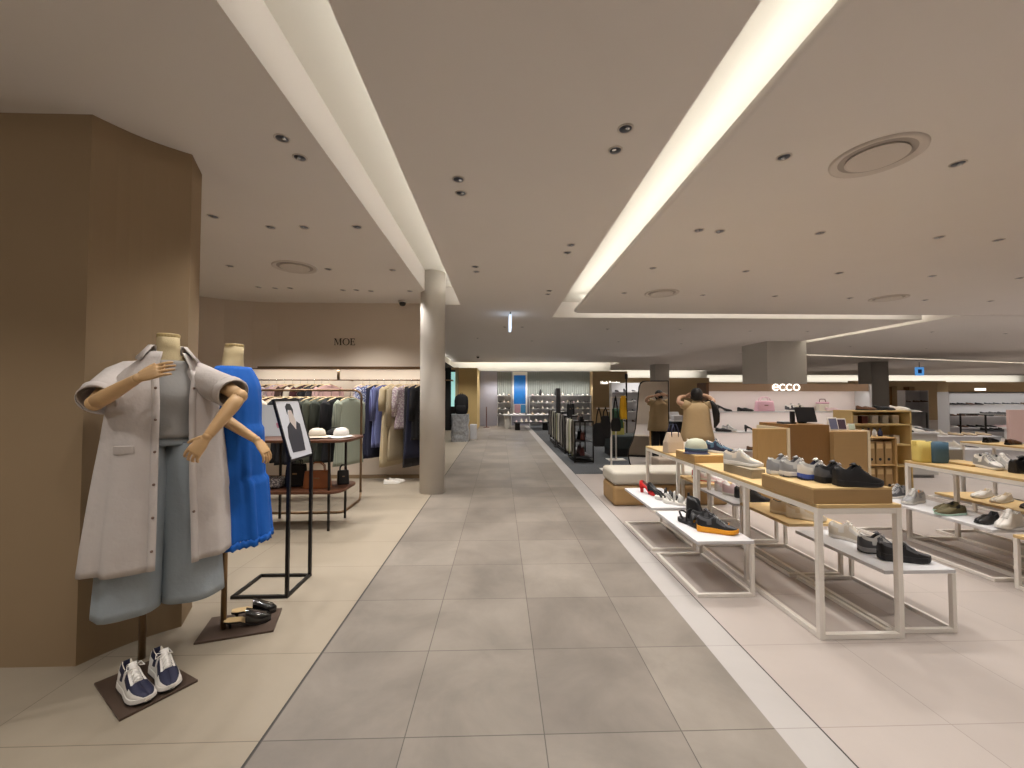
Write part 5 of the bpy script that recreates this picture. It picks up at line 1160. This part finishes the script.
# third row
c_table('low white table in the third row, seen below the right tall table', 6.1, 6.56, 4.5, 5.72, .40)
tall_table('tall oak topped table of the third row at the right edge', 6.62, 7.12, 4.3, 5.72)
for i, (x, y, up) in enumerate(((6.72,5.5,'s_black'),(6.72,5.25,'s_brown'),(6.74,5.0,'s_black'),(6.76,4.7,'s_dgrey'))):
    S('loafer',up,'s_black',None,None,'s_brown',1,.27,None,'%s shoe on the third row tall table, %s from its far end' % ({'s_black':'black','s_brown':'brown','s_dgrey':'dark grey'}[up], ('first','second','third','fourth')[i]),x,y,TA,15)
for i, (x, y, up) in enumerate(((6.2,5.5,'s_dgrey'),(6.2,5.2,'s_black'),(6.2,4.9,'s_grey'))):
    S('flat',up,up,None,None,'s_beige',1,.25,None,'flat %s shoe on the third row low table, %s from its far end' % ({'s_dgrey':'dark grey','s_black':'black','s_grey':'grey'}[up], ('first','second','third')[i]),x,y,.4005,10)

# ------------------------------------------------------------------ cash counter
t = thing('cash_counter', 'tan and brown cash counter of three joined blocks behind the tall tables', 'counter', (3.9,5.3,0))
MB().bx(-.71,-.335,-.30,-.20,0,1.03).build('left_block', M['oak2'], t, bevel=.003); MB().bx(-.333,-.300,-.31,.30,0,1.04).build('pale_edge', M['paleedge'], t)
MB().bx(-.298,.235,-.27,.30,0,1.08).build('centre_panel', M['brownpanel'], t, bevel=.003); MB().bx(.237,.665,-.33,.30,0,1.0).build('right_block', M['kraft'], t, bevel=.003); MB().bx(.667,.70,-.335,.30,0,1.01).build('pale_edge', M['paleedge'], t)  # centre's dark brown is the recess shade put into colour
t = thing('counter_screen', 'black slanted screen on the middle of the cash counter', 'screen', (4.00,5.25,1.081), R(3))
MB().box((0,0,.115), (.27,.02,.20), Matrix.Rotation(R(-16), 3, 'X')).build('panel', M['black'], t, bevel=.005); MB().box((0,.06,.05), (.06,.10,.1)).build('stand', M['blackmetal'], t, bevel=.01)
t = thing('card_reader', 'small upright black device left of the slanted screen', 'device', (3.80,5.22,1.081)); MB().bx(-.025,.025,-.02,.02,.02,.16).build('body', M['black'], t, bevel=.008); MB().bx(-.03,.03,-.03,.03,0,.02).build('foot', M['blackmetal'], t)
t = thing('keyboard', 'low dark keyboard at the left of the counter middle', 'keyboard', (3.68,5.22,1.081)); MB().bx(-.05,.05,-.06,.06,0,.025).build('case', M['s_dgrey'], t, bevel=.004); MB().bx(-.045,.045,-.05,.05,.025,.03).build('keys', M['s_grey'], t)
def standee(lab, x, y, z, w_, h, mname, rz):
    t = thing('counter_card', lab, 'card', (x, y, z), rz); MB().box((0,0,h/2), (w_,.008,h), Matrix.Rotation(R(-14), 3, 'X')).build('frame', M['whitemetal'], t); MB().box((0,-.006,h/2), (w_*.82,.004,h*.84), Matrix.Rotation(R(-14), 3, 'X')).build('print', M[mname], t); MB().box((0,.045,h*.3), (.03,.07,h*.5), Matrix.Rotation(R(18), 3, 'X')).build('stay', M['whitemetal'], t)
M_('print_slate', (96,98,122), .5); M_('print_dark', (66,48,62), .5); M_('print_mint', (176,190,172), .5)
standee('slate blue printed counter card, leftmost of three', 4.28, 5.15, 1.001, .13, .165, 'print_slate', R(4))
standee('dark printed counter card, middle of three', 4.41, 5.17, 1.001, .11, .15, 'print_dark', R(-8))
standee('small pale green counter card, rightmost of three', 4.515, 5.14, 1.001, .085, .085, 'print_mint', R(-4))

# ------------------------------------------------------------------ wooden cart with kraft boxes and the gold shelf behind
t = thing('box_cart', 'wooden cart holding upright kraft boxes right of the cash counter', 'cart', (5.33,5.75,0))
for z in (.10, .46, .84): MB().bx(-.22,.22,-.17,.17,z,z+.022).build('shelf_board', M['oak2'], t, bevel=.01)
for x in (-.205, .205): MB().bx(x-.012,x+.012,-.17,.17,0,.84).build('side_panel', M['oak2'], t)
for lvl, z in (('upper', .483), ('lower', .123)):
    for i in range(3):
        b = thing('kraft_box', '%s kraft box in the %s tier of the wooden cart' % (('left', 'middle', 'right')[i], lvl), 'box', (5.33-.125+.125*i, 5.73, z)); MB().bx(-.052,.052,-.12,.12,0,.32).build('body', M['kraft'], b, bevel=.003)
        MB().lathe([(.02,0),(.02,.003)], n=16).xf(TR(0,-.1202,.07) @ Matrix.Rotation(R(90), 4, 'X')).build('finger_hole', M['darkwall'], b); MB().bx(-.04,.04,-.1215,-.1202,.22,.29).build('spine_label', M['tan'], b)
for i in range(4):
    b = thing('care_bottle', 'small shoe care bottle on top of the wooden cart', 'bottle', (5.19+.085*i, 5.72, .863), 0, 'shoe care bottles on the cart'); MB().lathe([(.024,0),(.026,.01),(.026,.07),(.012,.085),(.012,.1)], n=14).build('bottle', M[('s_white','s_maroon','s_lgrey','s_navy')[i]], b, smooth=True); MB().lathe([(.014,.1),(.014,.118)], n=12).build('cap', M['black'], b)
t = thing('wooden_shelf', 'golden wooden shelf unit behind the kraft box cart', 'shelf', (6.0,6.45,0))
for z in (.35, .68, 1.0, 1.21): MB().bx(-.48,.48,-.18,.18,z-.022,z).build('shelf_board', M['ochre'], t)
for x in (-.47, .47): MB().bx(x-.012,x+.012,-.18,.18,0,1.21).build('side_panel', M['ochre'], t)
MB().bx(-.46,.46,.16,.178,0,1.21).build('back_panel', M['ochre'], t)
for i in range(5):
    for z in (1.001, .681):
        k = (i+int(z*10)) % 4; b = thing('boxed_goods', 'small pale package on the golden wooden shelf', 'box', (5.66+.17*i, 6.42, z), 0, 'packages on the golden shelf'); MB().bx(-.05,.05,-.04,.04,0,.12).build('carton', M[('s_white','s_lgrey','s_offwhite','s_maroon')[k]], b, bevel=.003); MB().bx(-.051,.051,-.041,.041,.121,.13).build('lid', M['s_white'], b)
for i, x in enumerate((5.75, 6.05, 6.3)): far_shoe((7,3,0)[i], (x, 6.45, 1.2105), -20, '%s shoe on top of the golden wooden shelf' % ('brown','black','white')[i], None)

# ------------------------------------------------------------------ shoe wall with the lit letters
t = thing('shoe_wall', 'lit free standing shoe wall with wooden header and white shelves', 'shelf', (5.26,7.45,0))
M['wallpale'] = mat('pale_rose_laminate', (226,214,210), .6)
MB().bx(-1.50,1.52,.16,.20,0,1.66).build('back_panel', M['wallpale'], t); MB().bx(-1.50,1.52,-.14,.158,1.53,1.66).build('header', mat('ash_header', (168,142,118), .6, var=.08, vscale=4, stretch=(1,9,9)), t)
for z in (.45, .79, 1.16): MB().bx(-1.48,1.50,-.14,.158,z-.022,z).build('shelf_board', M['white'], t)
MB().bx(-1.48,1.50,-.16,.158,0,.14).build('base', M['wallpale'], t)
MB().bx(-1.53,-1.482,-.16,.2,0,1.68).build('side_post', M['s_brown'], t); MB().bx(1.502,1.54,-.16,.2,0,1.66).build('side_post', M['white'], t)
M['s_brown'] = M['s_brown']
for z in (1.525, 1.133, .763): area('shelf_led', (5.26, 7.34, z), (0,.35,-1), (1,0,0), 2.9, .03, 3)
# letters
t = thing('wall_lettering', 'lit white rounded letters ecco on the shoe wall header', 'sign', (5.20,7.30,1.597))
r0, r1 = .054, .0115
def ringarc(cx_, a0, a1, n=18): return [(cx_+r0*math.cos(R(a0+(a1-a0)*i/n)), 0, r0*math.sin(R(a0+(a1-a0)*i/n))) for i in range(n+1)]
for ch, cx_ in (('e', 0), ('c', .128), ('c', .252), ('o', .386)):
    m = MB()
    if ch == 'e': m.tube([(-r0*.95, 0, 0), (0, 0, 0), (r0, 0, 0)]+ringarc(0, 8, 318)[1:], r1, 8)
    elif ch == 'c': m.tube(ringarc(0, 42, 318), r1, 8)
    else: m.tube(ringarc(0, 0, 342), r1, 8, True)
    o = m.build('letter', M['glow'], t, smooth=True); o.location = (cx_-.19, -.012, 0)
X0 = lambda px: (px-500)*7.32/409+.0
def W(i, px, z, lab, deg=-12, st=None):
    s = shoe(*(st or ('loafer','s_black','s_black',None,None,'s_black',1,.27))); place(s, None, lab, 'shoe', (X0(px), 7.38, z), deg)
W(0, 721, 1.1605, 'black block heeled shoe at the left end of the top lit shelf', -8, ('pump','s_black','s_black',None,None,'s_black',1,.27))
W(1, 743, 1.1605, 'black loafer second from the left on the top lit shelf', -10)
W(2, 720, .7905, 'black shoe at the left end of the second lit shelf', -10); W(3, 727, .7905, 'grey sneaker beside the black shoe on the second lit shelf', -10, ('sneaker','s_grey','s_white','s_lgrey','s_white','s_dgrey',1,.25))
W(4, 750, .7905, 'black heeled strappy shoe on the second lit shelf', -20, ('pump','s_black','s_black',None,None,'s_maroon',-1,.24)); W(5, 776, .7905, 'dark flat shoe on the second lit shelf by the counter', -10, ('flat','s_dgrey','s_dgrey',None,None,'s_black',1,.24))
W(6, 793, 1.1605, 'white sneaker with black spots on the top lit shelf, left of two', -14, ('sneaker','s_white','s_white','s_dgrey','s_white','s_white',1,.25)); W(7, 801, 1.1605, 'white sneaker with black spots on the top lit shelf, right of two', -14, ('sneaker','s_offwhite','s_white','s_black','s_white','s_white',1,.26))
W(8, 835, 1.1605, 'pale pink sandal at the right end of the top lit shelf', -10, ('flat','s_pink','s_beige',None,None,'s_beige',1,.25)); W(9, 752, .4505, 'brown shoe on the lowest lit shelf', -10, ('loafer','s_brown','s_black',None,None,'s_black',1,.27)); W(10, 722, .4505, 'beige slip on shoe on the lowest lit shelf', -10, ('slip','s_beige','s_white',None,None,'s_beige',1,.27))
handbag('handbag', 'pink handbag with upright handles on the top lit shelf', 'bag_pink', (X0(772), 7.40, 1.1605), .1, .36, .19, .12, .07)
t = thing('boxy_bag', 'small pink and cream top handle bag at the right end of the top lit shelf', 'bag', (X0(832)+.1, 7.50, 1.1605)); MB().bx(-.10,.10,-.04,.04,0,.13).build('body', M['g_cream'], t, bevel=.012); MB().bx(-.105,.105,-.045,.045,.131,.17).build('flap', M['bag_pink'], t, bevel=.012); MB().tube([(-.06,0,.165),(-.05,0,.22),(.05,0,.22),(.06,0,.165)], .007, 6).build('handle', M['s_maroon'], t, smooth=True)

# ------------------------------------------------------------------ far right: plinths, framed tables and the shelf wall
def step_plinth(lab, x, y, w_, d, h, m='white'):
    t = thing('display_plinth', lab, 'plinth', (x, y, 0)); MB().bx(-w_/2,w_/2,-d/2,d/2,.06,h-.03).build('body', M[m], t, bevel=.004); MB().bx(-w_/2-.02,w_/2+.02,-d/2-.02,d/2+.02,h-.0298,h).build('top', M['white'], t, bevel=.004); MB().bx(-w_/2+.04,w_/2-.04,-d/2+.04,d/2-.04,0,.06).build('recessed_base', M['s_grey'], t); return t
step_plinth('grey plinth with white top just right of the golden shelf', 7.35, 7.3, .7, .6, .80, 's_lgrey')
step_plinth('long low white plinth behind the yellow and blue totes', 9.2, 7.9, 2.2, .6, .42)
step_plinth('second long white plinth farther behind the totes', 10.3, 9.6, 2.8, .7, .50)
step_plinth('white plinth with dark shoes at the far right of the hall', 12.2, 8.6, 1.6, .7, .72)
for k in range(3): far_shoe((3,0,8)[k], (7.15+.2*k, 7.25, .8005), -60, '%s shoe on the grey plinth right of the golden shelf' % ('black','white','dark grey')[k], None)
row(8.3, 10.1, 7, 7.85, .4205, 'shoe on the long low white plinth behind the totes', 'shoes on the long low plinth', [0,1,3,4,8], -70)
row(9.1, 11.5, 8, 9.5, .5005, 'shoe on the second long white plinth', 'shoes on the second long plinth', [0,1,4,2], -70)
row(11.6, 12.8, 5, 8.5, .7205, 'dark shoe on the white plinth at the far right', 'shoes on the far right plinth', [3,7,8], -60)
frame_rack('framed_table', 'black framed two level shoe table in the far right hall', 10.2, 11.7, 10.9, 11.5, 1.0, (.55,.985), 's_lgrey')
row(10.4, 11.5, 6, 11.1, .9855, 'pale shoe on top of the black framed table', 'shoes on the framed table', [0,1,2,4], -70); row(10.4, 11.5, 5, 11.1, .5505, 'shoe on the lower board of the black framed table', 'shoes below on the framed table', [3,7,0], -70)
frame_rack('framed_table', 'second black framed shoe table farther right in the hall', 13.0, 14.4, 10.6, 11.2, .95, (.5,.935), 's_dgrey')
row(13.2, 14.2, 5, 10.8, .9355, 'shoe on top of the second black framed table', 'shoes on the second framed table', [3,8,0,7], -70); row(13.2, 14.2, 5, 10.8, .5005, 'shoe on the lower board of the second framed table', 'shoes below on the second framed table', [3,7,1], -70)
for i, x in enumerate((10.75, 11.15)):
    b = thing('shoe_box', 'white shoe box under the black framed table, the %s' % ('left one','right one')[i], 'box', (x, 10.98, .5505)); 
    b.location = (9.75+.34*i, 10.1, 0); b.location.z = 0
    MB().bx(-.14,.14,-.1,.1,0,.5).build('body', M['white'], b, bevel=.004); MB().bx(-.145,.145,-.105,.105,.501,.53).build('lid', M['white'], b, bevel=.004); b['label'] = 'tall white box standing before the black framed table, the %s' % ('left one','right one')[i]; b['category'] = 'box'
t = thing('notice_board', 'flat pinkish display board standing at the right edge behind the tables', 'board', (10.7,8.0,0)); MB().bx(-.42,.42,-.03,.03,.5,1.16).build('board', M_('panel_pink', (196,166,158), .7), t, bevel=.004)
for x in (-.38, .38): MB().bx(x-.02,x+.02,-.02,.02,.02,.5).build('leg', M['blackmetal'], t)
MB().bx(-.45,.45,-.12,.12,0,.02).build('foot', M['blackmetal'], t)
handbag('handbag', 'large black bag on the far right white plinth', 'blackfab', (12.5,8.75,.7205), .2, .42, .26, .2, .08)
wall_shelf('long white wall of dark shoes at the far right', 17.4, 13.6, 4.4, (.38,.76,1.14,1.55), d=.36, h=1.58)
t = thing('shelf_header', 'tan header panel above the far right shoe wall', 'panel', (17.4,13.62,1.585)); MB().bx(-2.2,2.2,-.16,.16,0,.33).build('board', M['beigewall'], t); MB().bx(-1.25,-.85,-.165,-.161,.04,.12).build('lit_label', M['glow'], t)
for z, nm in ((1.141,'upper'),(.761,'middle'),(.381,'lower')):
    row(15.4, 19.3, 13, 13.55, z, 'shoe on the %s shelf of the far right shoe wall' % nm, 'far right wall shoes, %s shelf' % nm, [3,7,8,3,8] if z > .9 else [3,7,0,1,2,5], -75, 25)
for z in (.45, .9): area('shelf_led', (17.4, 13.4, z+.6), (0,.5,-1), (1,0,0), 4.2, .03, 4)
# tan wall with two dark niches, far back
t = thing('niche_wall', 'tan wall block with two dark doorways at the back right', 'partition', (23.4,24.0,0))
m = MB(); m.bx(-2.3,-.85,-.2,.2,0,2.35).bx(-.85,.35,-.2,.2,2.0,2.35).bx(.35,.75,-.2,.2,0,2.35).bx(.75,1.45,-.2,.2,2.0,2.35).bx(1.45,3.4,-.2,.2,0,2.35); m.build('wall_block', M['beigewall'], t)
MB().bx(-.85,.35,.12,.2,0,2.0).build('niche_back', M['brownpanel'], t); MB().bx(.75,1.45,.12,.2,0,2.0).build('niche_back', M['brownpanel'], t)
wall_shelf('small lit shoe shelf between the dark column and the tan wall', 16.2, 15.6, .9, (.8,1.2,1.62), h=1.66)
row(15.9, 16.5, 3, 15.5, 1.201, 'dark shoe on the small lit shelf beside the dark column', 'shoes on the small lit shelf', [3,7])
t = thing('potted_plant', 'small green plant beside the dark column in the far right hall', 'plant', (11.0,12.9,0)); MB().lathe([(.14,0),(.18,.4),(.17,.42)], n=20).build('pot', M['s_dgrey'], t, smooth=True)
m = MB()
for i in range(26):
    a = rnd.uniform(0, 2*PI); l_ = rnd.uniform(.3, .55); tip = Vector((math.cos(a)*l_*.6, math.sin(a)*l_*.6, .55+l_)); base = Vector((math.cos(a)*.04, math.sin(a)*.04, .41)); mid = base.lerp(tip,.6)+Vector((0,0,.08)); w_ = Vector((-math.sin(a), math.cos(a), 0))*.03
    m.add([base-w_*.3, mid-w_, tip, mid+w_, base+w_*.3], [(0,1,2,3,4)])
m.build('leaves', M_('leaf_green', (52,84,48), .6), t, solid=.002)
